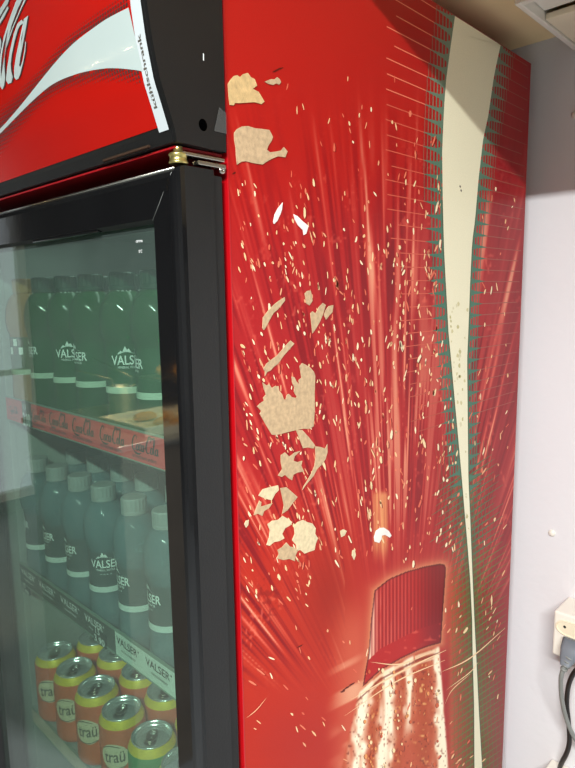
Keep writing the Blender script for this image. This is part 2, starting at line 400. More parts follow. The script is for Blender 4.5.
    cc = mix(cc, K((238, 210, 180)), sstep(.16, .02, tc)*zone*(.5+.5*rib))
    cc = mix(cc, K((214, 90, 70)), sstep(.8, .95, noise2(u/5, v/4, 30))*.7*(~zone))
    cc = mix(cc, K((70, 10, 12)), sstep(2.2, .2, d)*.75)
    col = np.where(inc[:, None], cc, col)
    # white ribbon has the print's own pale colour with worn spots (strong near the middle)
    return np.clip(col, 0, 1)

def build_side_panel():
    dy = 0.0012; ny = int(round(DEP/dy)); z0 = 0.09; nz_ = int(round((ZT-z0)/dy))
    ys = np.linspace(0, DEP, ny+1); zs = np.linspace(z0, ZT, nz_+1)
    Y, Z = np.meshgrid(ys, zs); Y = Y.ravel(); Z = Z.ravel()
    V = np.stack([np.zeros_like(Y), Y, Z], 1)
    d = V-CAM; zz = d @ Fv; u = 287.5+FPX*(d @ Rv)/zz; v = 384-FPX*(d @ Uv)/zz
    vcl = np.minimum(v, 1400)
    C = lin(paint(u, vcl))
    i = np.arange(nz_)[:, None]*(ny+1)+np.arange(ny)[None, :]; i = i.ravel()
    Q = np.stack([i, i+1, i+ny+2, i+ny+1], 1)
    faces = Q.tolist(); verts = V.tolist(); cols = C.tolist()
    def flat(pts, off, c):
        """pts in print coordinates -> raised 0.1 mm print layers on the sheet"""
        b = len(verts); cc = list(lin(np.array(c)/255.0))
        for p in pts:
            q = onx(p[0], p[1]); verts.append([off, q[1], q[2]]); cols.append(cc)
        faces.append(list(range(b, b+len(pts))))
    def flatw(yz, off, c):
        b = len(verts); cc = list(lin(np.array(c)/255.0))
        for p in yz: verts.append([off, min(max(p[0], .001), DEP-.001), min(p[1], ZT-.001)]); cols.append(cc)
        faces.append(list(range(b, b+len(yz))))
    # horizontal hatch lines with spikes
    zA = onx(386.3, 10.4)[2]; zB = onx(386.3, 104.4)[2]; dz = (zA-zB)/6.0
    zrow = zA + 3*dz; k = 0
    yl0 = onx(386.3, 60)[1]; yR = onx(524, 180)[1]
    while zrow > 1.12:
        uy, vy = proj((0, .36, zrow)); 
        # edge of the ribbon on this row
        yl = .36; yr = .45
        for _ in range(6):
            a = proj((0, yl, zrow)); yl = onx(float(ledge(a[1])), a[1])[1]
            a = proj((0, yr, zrow)); yr = onx(float(redge(a[1])), a[1])[1]
        fade = 1.0 if vy < 330 else max(0.0, 1-(vy-330)/190)
        gcol = np.array((112, 128, 108))*(1-min(1, max(0, (vy-60)/170))) + np.array((66, 112, 92))*min(1, max(0, (vy-60)/170))
        thin = np.array((214, 124, 96)) if vy < 120 else np.array((190, 90, 70))
        if vy < 430:
            l0 = yl0 + (random.uniform(0, .03) if k % 2 else 0) + max(0, (vy-200))*.0003
            flatw([(l0, zrow+.0006), (l0, zrow-.0006), (yl, zrow-.0006), (yl, zrow+.0006)], .00012, thin*(1-.35*(1-fade))+np.array((60, 0, 0))*.2)
            r1 = yR - (random.uniform(0, .03) if k % 2 else 0)
            flatw([(yr, zrow+.0006), (yr, zrow-.0006), (r1, zrow-.0006), (r1, zrow+.0006)], .00012, (150, 84, 70))
        hw = dz*.40; wl_ = .050*(1 if vy < 300 else .9); 
        if vy < 520:
            flatw([(yl-wl_, zrow), (yl-wl_*.55, zrow-hw*.28), (yl-.012, zrow-hw*.42), (yl-.004, zrow-hw*.85), (yl+.002, zrow-hw*1.0), (yl+.002, zrow+hw*1.0), (yl-.004, zrow+hw*.85), (yl-.012, zrow+hw*.42), (yl-wl_*.55, zrow+hw*.28)], .00016, gcol)
            flatw([(yr+wl_, zrow), (yr+wl_*.55, zrow+hw*.28), (yr+.012, zrow+hw*.42), (yr+.004, zrow+hw*.85), (yr-.002, zrow+hw*1.0), (yr-.002, zrow-hw*1.0), (yr+.004, zrow-hw*.85), (yr+.012, zrow-hw*.42), (yr+wl_*.55, zrow-hw*.28)], .00016, gcol)
        # vertical bars between the rows
        if vy < 480:
            for q in range(6 if vy < 200 else 4):
                off = .004+q*.0085; bw = (.0021, .0018, .0014, .0011, .0007, .00045)[q]
                flatw([(yl-off-bw, zrow), (yl-off-bw, zrow-dz), (yl-off+bw, zrow-dz), (yl-off+bw, zrow)], .00014, gcol)
                flatw([(yr+off-bw, zrow), (yr+off-bw, zrow-dz), (yr+off+bw, zrow-dz), (yr+off+bw, zrow)], .00014, gcol)
        zrow -= dz; k += 1
    # slanted fine mesh either side of the ribbon lower down
    for k_ in range(52):
        for sd in (-1, 1):
            v0 = 470+k_*6.1; L_ = (30+.05*(v0-470))*random.uniform(.7, 1.1); wq = .55
            e0 = float(ledge(v0) if sd < 0 else redge(v0)); e1 = e0+sd*L_; v1 = v0-sd*L_*.66
            if sd < 0 and v1 > 555 and e1 < 451: v1 = v0+(e0-451)*.66; e1 = 451
            lim = 526.5-.0335*v1
            if sd > 0 and e1 > lim: v1 = v0-(lim-e0)*.66; e1 = lim
            if v1 > 790: continue
            cg_ = (92, 112, 56) if v0 > 560 else (64, 108, 74)
            flat([(e0, v0-wq*1.6), (e1, v1-wq*.35), (e1, v1+wq*.35), (e0, v0+wq*1.6)] if sd < 0 else [(e0, v0-wq*1.6), (e0, v0+wq*1.6), (e1, v1+wq*.35), (e1, v1-wq*.35)], .00014, cg_)
    for q in range(1, 7):
        for sd in (-1, 1):
            for va in range(440, 780, 20):
                f0 = float(ledge(va) if sd < 0 else redge(va)); f1 = float(ledge(va+20) if sd < 0 else redge(va+20)); o_ = sd*q*3.9; wq = .75-.1*q
                if f0+o_ < 451 and 550 < va: continue
                flat([(f0+o_-wq/2, va), (f1+o_-wq/2, va+20), (f1+o_+wq/2, va+20), (f0+o_+wq/2, va)], .00013, (84, 104, 56) if va > 560 else (60, 104, 72))
    # white ribbon, as strips
    vsamp = np.concatenate([np.arange(-16, 780, 12), [800, 900]])
    for a, b in zip(vsamp[:-1], vsamp[1:]):
        pts = [(float(ledge(a)), a), (float(redge(a)), a), (float(redge(b)), b), (float(ledge(b)), b)]
        pts = [(x, y) for x, y in pts]
        q = [onx(x, y) for x, y in pts]
        if min(p[2] for p in q) > ZT: continue
        flatw([(p[1], p[2]) for p in q][::-1], .00022, (232, 226, 196))
    # dark hairline down both sides of the ribbon
    for ed, sgn in ((ledge, -1), (redge, 1)):
        for a, b in zip(vsamp[:-1], vsamp[1:]):
            if a < 200: continue
            p = [(float(ed(a)), a), (float(ed(a))+sgn*.9, a), (float(ed(b))+sgn*.9, b), (float(ed(b)), b)]
            flat(p if sgn < 0 else p[::-1], .0002, (66, 84, 56))
    # worn spots on the ribbon
    for _ in range(46):
        v0 = random.gauss(350, 34) if random.random() < .75 else random.uniform(430, 760)
        a, b = float(ledge(v0))+1.5, float(redge(v0))-1.5
        if b-a < 1.5 or v0 < 240: continue
        u0 = random.uniform(a, b); r_ = random.uniform(.6, 1.8)
        flat([(u0+r_*.8*math.cos(t)*random.uniform(.6, 1.2), v0+r_*1.6*math.sin(t)*random.uniform(.6, 1.2)) for t in np.arange(0, 6.28, .9)], .00028, random.choice([(206, 196, 150), (190, 180, 130), (214, 206, 170)]))
    for uu, vv in ((459.5, 185), (460.5, 189)):
        flat([(uu, vv), (uu+1.3, vv+1), (uu+1, vv+3), (uu-.3, vv+2)], .00028, (90, 84, 70))
    # droplets
    def dens(u, v):
        if v < 40: return .01
        if abs(u-290) < 62 and 600 < v: return .14
        if 318 < u < 372 and v > 560: return .05
        if u > 370 and u < 450 and v > 565: return .06
        if 240 < u < 320 and 85 < v < 165: return .08
        if u > redge(v): return .16*min(1, max(0, (v-120)/100))+(.5 if 540 < v < 640 else 0)
        d = min(1, max(0, (v-70)/220))
        if 385 < u < 430 and 250 < v < 480: d *= 1.3
        if u < 340: d *= 1.1
        if v > 480 and u > 330: d *= .6
        return d*.8
    n = 0; tries = 0
    while n < 1000 and tries < 30000:
        tries += 1
        uu = random.uniform(236, 520); vv = random.uniform(45, 768)
        if float(ledge(vv))-2 < uu < float(redge(vv))+2: continue
        if uu > 530-.036*vv-6 or uu < 234+.018*vv: continue
        if poly_in(np.array([uu]), np.array([vv]), CAPP)[0] and random.random() < .8: continue
        if random.random() > dens(uu, vv)*(.25+1.3*float(noise2(np.array([uu/16.]), np.array([vv/26.]), 77)[0])**1.5): continue
        th = math.atan2(uu-398, 830-vv)+random.gauss(0, .22)
        big = random.random() < .1
        Ls = random.uniform(1.4, 4.4)*(1.5 if big else 1); Ws = random.uniform(.45, .95)*(1.5 if big else 1)
        if uu > 470: Ws *= .8
        pts = []
        for t in np.arange(0, 6.28, .8):
            a_ = Ls*math.cos(t)*random.uniform(.75, 1.1); b_ = Ws*math.sin(t)*random.uniform(.7, 1.2)
            pts.append((uu+a_*math.sin(th)+b_*math.cos(th), vv-a_*math.cos(th)+b_*math.sin(th)))
        c = random.choice([(238, 208, 160), (226, 160, 120), (236, 190, 140), (222, 120, 90), (244, 226, 188), (214, 100, 76)])
        if big and random.random() < .6:
            flat([(x+1.0, y+.6) for x, y in pts], .00026, (130, 18, 16))
        flat(pts, .0003, c); n += 1
    # drops on the printed bottle and cap
    for _ in range(70):
        uu = random.uniform(364, 440); vv = random.uniform(668, 768)
        r_ = random.uniform(.7, 2.0)
        p = [(uu+r_*.8*math.cos(t), vv+r_*1.3*math.sin(t)) for t in np.arange(0, 6.28, .8)]
        flat([(x-.6, y+.3) for x, y in p], .00024, (120, 30, 18)); flat(p, .0003, random.choice([(244, 214, 164), (226, 150, 90), (200, 90, 50)]))
    # curved splash lines right of the bottle and lower left scratches
    for (a, b, c_, wd) in (((441,672),(470,658),(505,628),.7),((446,690),(470,672),(478,662),.6),((350,700),(400,672),(446,650),.9),((344,716),(395,682),(445,660),.7),((246,718),(256,710),(266,698),.4),((370,662),(400,664),(432,652),.6),((444,706),(452,690),(470,674),.5)):
        C = catmull([a, b, c_], 8); top = []; bot = []
        for i_, p in enumerate(C):
            ww = wd*math.sin(math.pi*(i_+.3)/(len(C)+.6)); top.append((p[0], p[1]-ww)); bot.append((p[0], p[1]+ww))
        flat(top+bot[::-1], .0003, (244, 206, 160))
    # dark rubbed marks
    for (uu, vv, a_, b_) in ((277,70,5,1.0),(281,68.5,2.5,.8),(234,173,2.5,.8),(346,688,5,.8),(352,684,4,.7),(343,691,3,.9),(300,646,4,.5)):
        th = -.45
        flat([(uu+a_*math.cos(t)*math.cos(th)*random.uniform(.6,1.2)-b_*math.sin(t)*math.sin(th), vv+a_*math.cos(t)*math.sin(th)+b_*math.sin(t)*math.cos(th)*random.uniform(.6,1.4)) for t in np.arange(0, 6.28, .6)], .0003, (96, 24, 16))
    me = bpy.data.meshes.new('side_panel'); me.from_pydata(verts, [], faces)
    at = me.color_attributes.new('print', 'FLOAT_COLOR', 'POINT')
    arr = np.ones((len(verts), 4), np.float32); arr[:, :3] = np.array(cols, np.float32); at.data.foreach_set('color', arr.ravel())
    m, N, Kk, P = new_mat('printed_vinyl')
    an = N.new('ShaderNodeVertexColor'); an.layer_name = 'print'
    nz = N.new('ShaderNodeTexNoise'); nz.inputs['Scale'].default_value = 700; tc = N.new('ShaderNodeTexCoord')
    Kk.new(tc.outputs['Object'], nz.inputs['Vector'])
    mr = N.new('ShaderNodeMapRange'); mr.inputs['To Min'].default_value = .88; mr.inputs['To Max'].default_value = 1.1
    Kk.new(nz.outputs['Fac'], mr.inputs['Value'])
    hv = N.new('ShaderNodeHueSaturation'); Kk.new(an.outputs['Color'], hv.inputs['Color']); Kk.new(mr.outputs[0], hv.inputs['Value'])
    Kk.new(hv.outputs['Color'], P.inputs['Base Color']); P.inputs['Roughness'].default_value = .36
    P.inputs['Specular IOR Level'].default_value = .2
    n2 = N.new('ShaderNodeTexNoise'); n2.inputs['Scale'].default_value = 9; Kk.new(tc.outputs['Object'], n2.inputs['Vector'])
    bp = N.new('ShaderNodeBump'); bp.inputs['Strength'].default_value = .12; bp.inputs['Distance'].default_value = .004
    Kk.new(n2.outputs['Fac'], bp.inputs['Height']); Kk.new(bp.outputs[0], P.inputs['Normal'])
    me.materials.append(m)
    o = bpy.data.objects.new('side_panel', me); COL.objects.link(o); o.parent = FR
    # folded front return, back edge and inner face so the sheet has thickness
    return o
SP = build_side_panel()
SP['label'] = 'red printed side panel with white ribbon, water droplets and bottle neck'
MB().box(-.018, 0.0006, -.0008, .0012, .09, ZT).build('panel_edge', M['red_sheet'], SP, bevel=.0005)

# --- torn paper remnants
def patch(pts, org, sc, m, label, th=.0005):
    P2 = [(org[0]+x/sc, org[1]+y/sc) for x, y in pts]
    n = len(P2); a = [onx(x, y, 0) for x, y in P2]
    v = [(.0004+th, p[1], p[2]) for p in a] + [(0.0002, p[1], p[2]) for p in a]
    f = [tuple(range(n))] + [(i, n+i, n+(i+1) % n, (i+1) % n) for i in range(n)]
    mb = MB().add(v, f); o = mb.build('paper_remnant', m, SP); 
    if label: o['label'] = label
    return o
R0 = (220, 50); s0 = 5.12
patch([(38,175),(50,155),(68,134),(85,130),(100,140),(115,125),(140,118),(155,140),(175,150),(187,183),(165,200),(195,215),(225,265),(210,278),(175,268),(140,270),(100,273),(75,272),(68,284),(48,282),(42,240)], R0, s0, M['paper_yellow'], 'yellowed torn paper patch near the top of the panel')
patch([(70,425),(85,405),(110,392),(140,390),(180,402),(215,405),(250,410),(268,445),(262,465),(245,490),(238,512),(255,524),(285,520),(310,515),(325,498),(343,520),(332,550),(295,545),(262,558),(240,570),(215,587),(170,580),(130,570),(108,572),(85,587),(80,540),(78,500),(71,460)], R0, s0, M['paper'], None)
patch([(226,163),(245,155),(260,150),(275,152),(290,140),(303,150),(310,165),(300,178),(285,172),(270,180),(245,174)], R0, s0, M['paper'], None)
R1 = (215, 60); s1 = 2.56
patch([(148,415),(152,395),(160,380),(172,365),(170,382),(166,395),(158,412),(150,420)], R1, s1, M['paper_white'], 'small white paint chip')
patch([(200,395),(210,400),(222,412),(238,425),(236,432),(232,445),(226,448),(224,436),(212,424),(204,410)], R1, s1, M['paper_white'], 'white paint chip beside the smaller one')
R2 = (240, 280); s2 = 4.79
patch([(105,230),(107,200),(108,180),(130,150),(150,128),(170,110),(195,92),(212,82),(213,98),(180,140),(158,158),(140,190),(122,225),(112,240)], R2, s2, M['paper'], None)
patch([(117,460),(118,440),(110,425),(125,400),(150,380),(175,362),(190,345),(215,315),(240,290),(258,305),(235,330),(205,365),(180,400),(160,415),(145,432),(128,440)], R2, s2, M['paper'], None)
patch([(345,255),(340,210),(335,160),(345,150),(360,160),(375,130),(395,110),(408,120),(395,165),(380,200),(362,232)], R2, s2, M['paper'], None)
patch([(400,168),(408,145),(422,125),(445,120),(440,155),(425,170),(410,190)], R2, s2, M['paper'], None)
patch([(308,65),(320,52),(335,50),(342,75),(345,100),(330,122),(316,112)], R2, s2, M['paper'], None)
patch([(150,740),(135,715),(120,690),(103,660),(92,640),(100,628),(80,605),(95,590),(113,578),(108,565),(122,548),(112,520),(106,490),(125,505),(138,498),(150,518),(165,508),(182,508),(186,530),(200,548),(207,570),(216,575),(222,550),(232,545),(245,560),(265,565),(270,560),(256,535),(258,512),(248,492),(245,462),(258,465),(268,485),(282,500),(278,480),(292,468),(288,440),(283,412),(296,398),(312,405),(335,420),(352,440),(358,460),(355,540),(356,620),(350,700),(330,712),(300,712),(250,722),(200,735),(170,742)], R2, s2, M['paper'], 'largest torn paper patch with a jagged upper edge')
R3 = (240, 430); s3 = 3.59
patch([(200,0),(222,0),(245,25),(268,55),(262,66),(240,62),(225,65),(215,40)], R3, s3, M['paper'], None)
patch([(268,58),(285,60),(305,66),(312,50),(312,80),(305,105),(290,125),(275,140),(262,165),(240,190),(222,215),(228,200),(242,178),(255,155),(266,128),(270,95)], R3, s3, M['paper'], None)
patch([(145,90),(160,80),(175,95),(186,88),(195,80),(215,75),(195,93),(190,110),(205,115),(222,110),(218,128),(228,148),(205,152),(190,160),(185,180),(172,172),(160,160),(148,168),(135,163),(150,140),(145,115)], R3, s3, M['paper'], None)
patch([(65,235),(80,212),(105,205),(135,198),(138,215),(125,228),(112,252),(90,246)], R3, s3, M['paper_pale'], None)
patch([(143,208),(165,205),(185,222),(205,240),(185,265),(168,288),(150,300),(156,270),(150,240)], R3, s3, M['paper'], None)
patch([(48,305),(58,275),(68,253),(75,258),(73,275),(95,268),(115,262),(102,280),(85,290),(78,308),(62,300)], R3, s3, M['paper'], None)
patch([(97,338),(115,325),(135,322),(152,308),(170,318),(186,330),(178,342),(160,352),(150,372),(158,388),(140,398),(120,402),(105,415),(94,412),(103,385),(106,360)], R3, s3, M['paper_pale'], None)
patch([(192,345),(205,330),(225,322),(240,330),(258,335),(270,352),(268,372),(278,388),(270,408),(266,430),(248,436),(230,443),(215,430),(203,433),(200,412),(186,396),(195,372)], R3, s3, M['paper_pale'], None)
patch([(130,460),(138,445),(133,430),(150,420),(165,403),(178,418),(192,420),(206,432),(198,448),(195,470),(175,462),(155,466)], R3, s3, M['paper'], None)
patch([(482,400),(480,385),(487,362),(500,352),(515,350),(533,362),(542,378),(536,386),(520,376),(508,378),(506,392),(498,405)], R3, s3, M['paper_white'], 'white ring-shaped chip above the printed cap')
patch([(358,362),(370,356),(382,362),(374,378),(362,384)], R3, s3, M['paper_pale'], None)
patch([(402,432),(410,428),(414,448),(408,466),(400,450)], R3, s3, M['paper_pale'], None)
patch([(14,338),(20,325),(30,322),(28,340),(20,350)], R3, s3, M['paper_pale'], None)

# --- cabinet shell, liner
cb = MB()
cb.box(XL, XL+.012, .002, DEP, .09, ZT); cb.box(XL, -.0015, DEP-.012, DEP, .09, ZT); cb.box(XL, -.0015, -.0005, DEP, ZT-.012, ZT)
cb.box(XL, -.0015, .0, DEP, .09, .105)
cb.box(-.016, -.0015, .002, DEP-.001, .09, ZT-.001)
cb.build('cabinet', M['red_sheet'], FR)
cf = MB(); cf.box(XL, -.0185, -.004, .03, 1.655, ZT-.02); cf.build('front_fascia', M['red_dark'], FR)
LX0, LX1 = -.552, -.04
ln = MB()
ln.box(LX0-.006, LX0, .004, .56, .30, 1.655); ln.box(LX1, LX1+.006, .004, .56, .30, 1.655); ln.box(LX0-.006, LX1+.006, .56, .566, .30, 1.655)
ln.box(LX0, LX1, .004, .56, 1.649, 1.655); ln.box(LX0, LX1, .004, .56, .30, .306)
ln.build('inner_liner', M['liner'], FR)
jb = MB(); jb.box(XL+.002, LX0, -.006, .004, .30, 1.655); jb.box(LX1, -.020, -.006, .004, .30, 1.655); jb.box(XL+.002, -.02, -.006, .004, .15, .30)
jb.build('door_jamb', M['liner'], FR, bevel=.001)
MB().box(XL+.01, -.01, .01, DEP-.02, .0, .09).build('plinth', M['black'], FR)

# --- header sign
prof = [(-.020, 1.679), (-.0595, 1.680), (-.0615, 1.690), (-.067, 1.706), (-.0745, 1.727), (-.0805, 1.757), (-.084, 1.785), (-.085, 1.815), (-.083, 1.85), (-.077, 1.88), (-.066, 1.905), (-.050, 1.915), (-.020, 1.917)]
PF = np.array(prof[2:])
def gy(z): return float(np.interp(z, PF[:, 1], PF[:, 0]))
def onh(px, py, off=0.0):
    """pixel -> point on the bulged header face"""
    Y = -.075
    for _ in range(25):
        p = ony(px, py, Y); Y = .5*Y + .5*gy(p[2])
    return np.array([p[0], gy(p[2])-off, p[2]])
HS = empty('header_sign', (0, 0, 0)); HS.parent = FR
def extr(pr, x0, x1, mb, mi=0, ends=True, smooth=False):
    n = len(pr); v = [(x0, y, z) for y, z in pr] + [(x1, y, z) for y, z in pr]
    f = [(i, i+1, n+i+1, n+i) for i in range(n-1)]
    mb.add(v, f, mi, smooth)
    if ends: mb.add([v[i] for i in range(n)], [tuple(range(n))], mi); mb.add([v[n+i] for i in range(n)][::-1], [tuple(range(n))], mi)
fine = [(gy(z), z) for z in np.linspace(1.694, 1.905, 40)]
XT = -.0165
hb = MB(); extr(prof, XL, -.0012, hb, 0); hb.build('sign_housing', M['black'], HS, bevel=.0012)
hp = MB(); extr([(y-.0006, z) for y, z in fine], XL+.004, XT-.0006, hp, 0, False, True); hp.build('sign_face', M['header_red'], HS)
hs = MB(); extr([(y-.0010, z) for y, z in [(gy(z), z) for z in np.linspace(1.690, 1.905, 40)]], XT, -.0022, hs, 0, False, True); hs.build('end_strip', M['strip'], HS)
# end cap: black side cheek closing the header, with a screw hole
ec = MB(); extr([(y+.001, z) for y, z in prof[:-1]]+[(-.004, 1.917), (-.004, 1.679)], -.0012, .0035, ec); ec.build('end_cap', M['black'], HS, bevel=.0015)
hc = onx(203, 125, .0036)
MB().add([(.0037, hc[1]+.0047*math.cos(a), hc[2]+.0052*math.sin(a)) for a in np.arange(0, 6.28, .3)], [tuple(range(21))]).build('screw_hole', mat('hole', (2, 2, 2), .9, spec=0.0), HS)
for (a, b, c_, d) in ((203.0, 53, 1.0, 8),):
    p = [onx(a, b, .0037), onx(a+c_, b+1, .0037), onx(a+c_, b+d, .0037), onx(a, b+d-1, .0037)]
    MB().add(p, [(0, 1, 2, 3)]).build('scratch_mark', M['ink_white'], HS)
tp = MB(); q = [onx(219, 107, .004), onx(226, 113, .004), onx(226.5, 134, .004), onx(214, 131, .004)]
tp.add([(.0042, p[1], p[2]) for p in q], [(0, 1, 2, 3)]); tp.build('tape_scrap', M['tape'], HS)
# underside lip: bronze reflector strip below the sign face
lp = MB(); a = ony(146, 134, -.064); b = ony(100, 146, -.064)
MB().box(b[0], a[0], -.0622, -.0600, 1.6812, 1.6832).build('metal_lip', mat('bronze_lip', (70, 52, 40), 0.4, 0.3), HS)
MB().box(XL+.004, -.004, -.0555, -.003, 1.6765, 1.6785).build('sign_underside', M['red_dark'], HS)
# white wave
upE = [(-40,170),(0,130),(12,117.0),(23.4,103.5),(39,84),(56.6,62.5),(74.2,44),(95,28),(110,18),(129.6,8)]
loE = [(-40,176),(0,135),(18,116.5),(35.2,99.6),(54.7,84),(78,74.2),(101.6,69.3),(118,68.6),(137.5,70.5),(144,72)]
def wave_poly(E1, E2, off, m, name):
    A = catmull(E1, 6); B = catmull(E2, 6); n = max(len(A), len(B)); mb = MB()
    A = [np.array([np.interp(t, np.linspace(0, 1, len(A)), [p[i] for p in A]) for i in (0, 1)]) for t in np.linspace(0, 1, 60)]
    B = [np.array([np.interp(t, np.linspace(0, 1, len(B)), [p[i] for p in B]) for i in (0, 1)]) for t in np.linspace(0, 1, 60)]
    vs = []; R_ = 9
    for p, q in zip(A, B):
        for k in range(R_):
            vs.append(onh(*(p+(q-p)*k/(R_-1)), off))
    fs = [(i*R_+k, i*R_+k+1, (i+1)*R_+k+1, (i+1)*R_+k) for i in range(59) for k in range(R_-1)]
    return mb.add(vs, fs, 0, True).build(name, m, HS)
wave_poly(upE, loE, .0011, M['header_white'], 'wave_ribbon')
ht = MB(); hw_ = MB()
eU = np.array(catmull(upE, 6)); eL = np.array(catmull(loE, 6))
for i in range(120):
    for j in range(60):
        x = -.48+i*.0042; z = 1.694+j*.0036
        if x > XT-.003: continue
        u, v = proj((x, gy(z), z))
        if u < -20 or v < -12 or v > 190: continue
        yu = np.interp(u, eU[:, 0], eU[:, 1]); yl = np.interp(u, eL[:, 0], eL[:, 1])
        du = yu-v; dl = v-yl
        wdt = 15 + max(0, (40-u))*.25
        for d_ in (du, dl):
            if 0 < d_ < wdt:
                s = .00155*(1-d_/wdt)**.55
                P_ = [(x-s, z-s), (x+s, z-s), (x+s, z+s), (x-s, z+s)]
                ht.add([(a, gy(b)-.0010, b) for a, b in P_], [(0, 1, 2, 3)])
ht.build('halftone_dots', M['halftone'], HS)
# big script letters, traced
def letter(pts, off, m, mb):
    o = (0, 0); sc = 6.98
    mb.add([onh(x/sc, y/sc, off) for x, y in pts], [tuple(range(len(pts)))])
LT = [
 [(118,20),(140,-30),(190,-30),(165,0),(135,60),(90,180),(55,320),(42,400),(40,470),(45,540),(38,600),(25,628),(8,600),(2,540),(5,470),(12,380),(35,260),(70,150)],
 [(205,-40),(190,0),(160,62),(130,130),(98,205),(62,310),(50,345),(60,290),(95,195),(135,100),(172,15),(185,-20)],
 [(160,140),(176,162),(150,180),(135,205),(112,290),(92,380),(84,450),(88,500),(98,540),(88,580),(66,588),(50,560),(60,470),(78,360),(105,240),(130,170)],
 [(205,112),(192,190),(172,300),(152,400),(143,460),(152,470),(168,420),(182,340),(186,288),(190,300),(186,360),(168,450),(150,520),(138,550),(122,560),(108,540),(108,480),(122,390),(150,260),(165,190),(176,135)],
 [(-30,200),(-10,250),(8,262),(18,290),(14,340),(0,410),(-30,440)],
 [(0,78),(30,30),(56,-10),(80,-20),(62,30),(30,80),(0,134),(-20,150)],
 [(0,160),(30,100),(62,45),(68,62),(40,120),(0,185)],
]
lt = MB(); ls = MB()
for p in LT:
    letter(p, .0014, None, lt); letter([(x+8, y-3) for x, y in p], .0011, None, ls)
zb_ = onh(8, 84)[2]+.002
for bb, of_, dx_ in ((lt, .0014, 0), (ls, .0011, .001)):
    def hmap(a, b, of_=of_, dx_=dx_): z = zb_+b*.100; return (-.606+dx_+a*.098+b*.026, gy(z)-of_, z)
    wordmark(hmap, bb, 0, False)
lo = lt.build('lettering', M['header_white'], HS); ls.build('lettering_shadow', M['halftone'], HS)
# small vertical lettering on the end strip
vs, fs, tw, th_ = text2d('kühlschrank', .01)
st = MB(); z_hi, z_lo = onh(141, 34)[2], onh(158, 108)[2]
mp = lambda a, b: None
Ltx = z_hi-z_lo
vv_ = []
for x, y in vs:
    z = z_lo + x/tw*Ltx; xx = XT+.0035+(1-y/th_)*.0048
    vv_.append((xx, gy(z)-.0014, z))
st.add(vv_, fs); st.build('strip_lettering', M['ink_grey'], HS)

# --- door
DR = empty('door', (0, 0, 0)); DR.parent = FR
DX0, DX1, DZ0, DZ1 = XL-.001, .0015, .15, 1.662
YF, YB = -.0605, -.0180
ix0, ix1, iz0, iz1 = DX0+.040, -.037, .20, 1.617
df = MB()
def ringf(a, b, mi=0):
    """a, b: (x0,x1,z0,z1,y) rings -> four trapezoids"""
    def cs(r): x0, x1, z0, z1, y = r; return [(x0,y,z0),(x1,y,z0),(x1,y,z1),(x0,y,z1)]
    A = cs(a); B = cs(b); df.add(A+B, [(i, (i+1) % 4, 4+(i+1) % 4, 4+i) for i in range(4)], mi)
bz = .0035
def RR(d, dy): return (DX0+d, DX1-d, DZ0+d, DZ1-d, YF+dy)
ringf(RR(0, YB-YF), RR(0, .010), 1)
for a_, b_ in ((RR(0, .010), RR(.0009, .0060)), (RR(.0009, .0060), RR(.0028, .0028)), (RR(.0028, .0028), RR(.0058, .0007)), (RR(.0058, .0007), RR(.010, 0))): ringf(a_, b_, 0)
ringf((DX0+.010,DX1-.010,DZ0+.010,DZ1-.010,YF), (ix0-.0025,ix1+.0025,iz0-.0025,iz1+.0025,YF+.0006), 0)
ringf((ix0-.0025,ix1+.0025,iz0-.0025,iz1+.0025,YF+.0006), (ix0,ix1,iz0,iz1,YF+.008), 2)
ringf((ix0,ix1,iz0,iz1,YF+.008), (ix0,ix1,iz0,iz1,YB), 2)
ringf((ix0,ix1,iz0,iz1,YB), (DX0,DX1,DZ0,DZ1,YB), 2)
df.build('door_frame', [M['black_gloss'], M['black_door'], M['rubber']], DR)
MB().box(ix0-.002, ix1+.002, YF+.0095, YF+.0125, iz0-.002, iz1+.002).build('door_glass', M['glass'], DR)
MB().tube([(DX0+.002, YF+.0022, DZ1-.0026), (DX1-.004, YF+.0022, DZ1-.0026)], .0011, 10).build('edge_highlight_bead', M['chrome'], DR)  # added bright bead, stands in for the highlight along the top edge
mt = MB(); mt.tube([(DX1-.006, YF+.0006, DZ1-.006), (ix1+.001, YF+.0002, iz1+.001)], .00028, 6); mt.build('mitre_joint', M['cable_grey'], DR)
gk = MB(); gk.box(DX1-.012, DX1-.002, YB, -.0065, DZ0+.004, DZ1-.004); gk.box(DX0+.003, DX0+.012, YB, -.0065, DZ0+.004, DZ1-.004)
gk.box(DX0+.012, DX1-.012, YB, -.0065, DZ1-.013, DZ1-.004); gk.box(DX0+.012, DX1-.012, YB, -.0065, DZ0+.004, DZ0+.013)
gk.build('door_gasket', M['rubber'], DR, bevel=.001)
# sensor housing / closer behind the top of the frame
a = ony(45, 226, YF+.003); b = ony(110, 214, YF+.003)
MB().box(ony(30, 236, YF)[0], ony(95, 226, YF)[0], YF+.002, YF+.008, iz1-.001, iz1+.0045).build('glazing_clip', M['black_gloss'], DR, bevel=.001)
# small print on the glass
vs, fs, tw, th_ = text2d('PUSH', .02)
gl = MB()
for s_, (u0, v0), wd in (('OPTIMA', (136, 243), .012), ('5°C', (139, 253), .006)):
    vs, fs, tw, th_ = text2d(s_, .01); p0 = ony(u0, v0, YF+.0094); sc = wd/tw
    gl.add([(p0[0]+x*sc, YF+.0092, p0[2]+y*sc) for x, y in vs], fs)
gl.build('glass_print', M['ink_white'], DR)

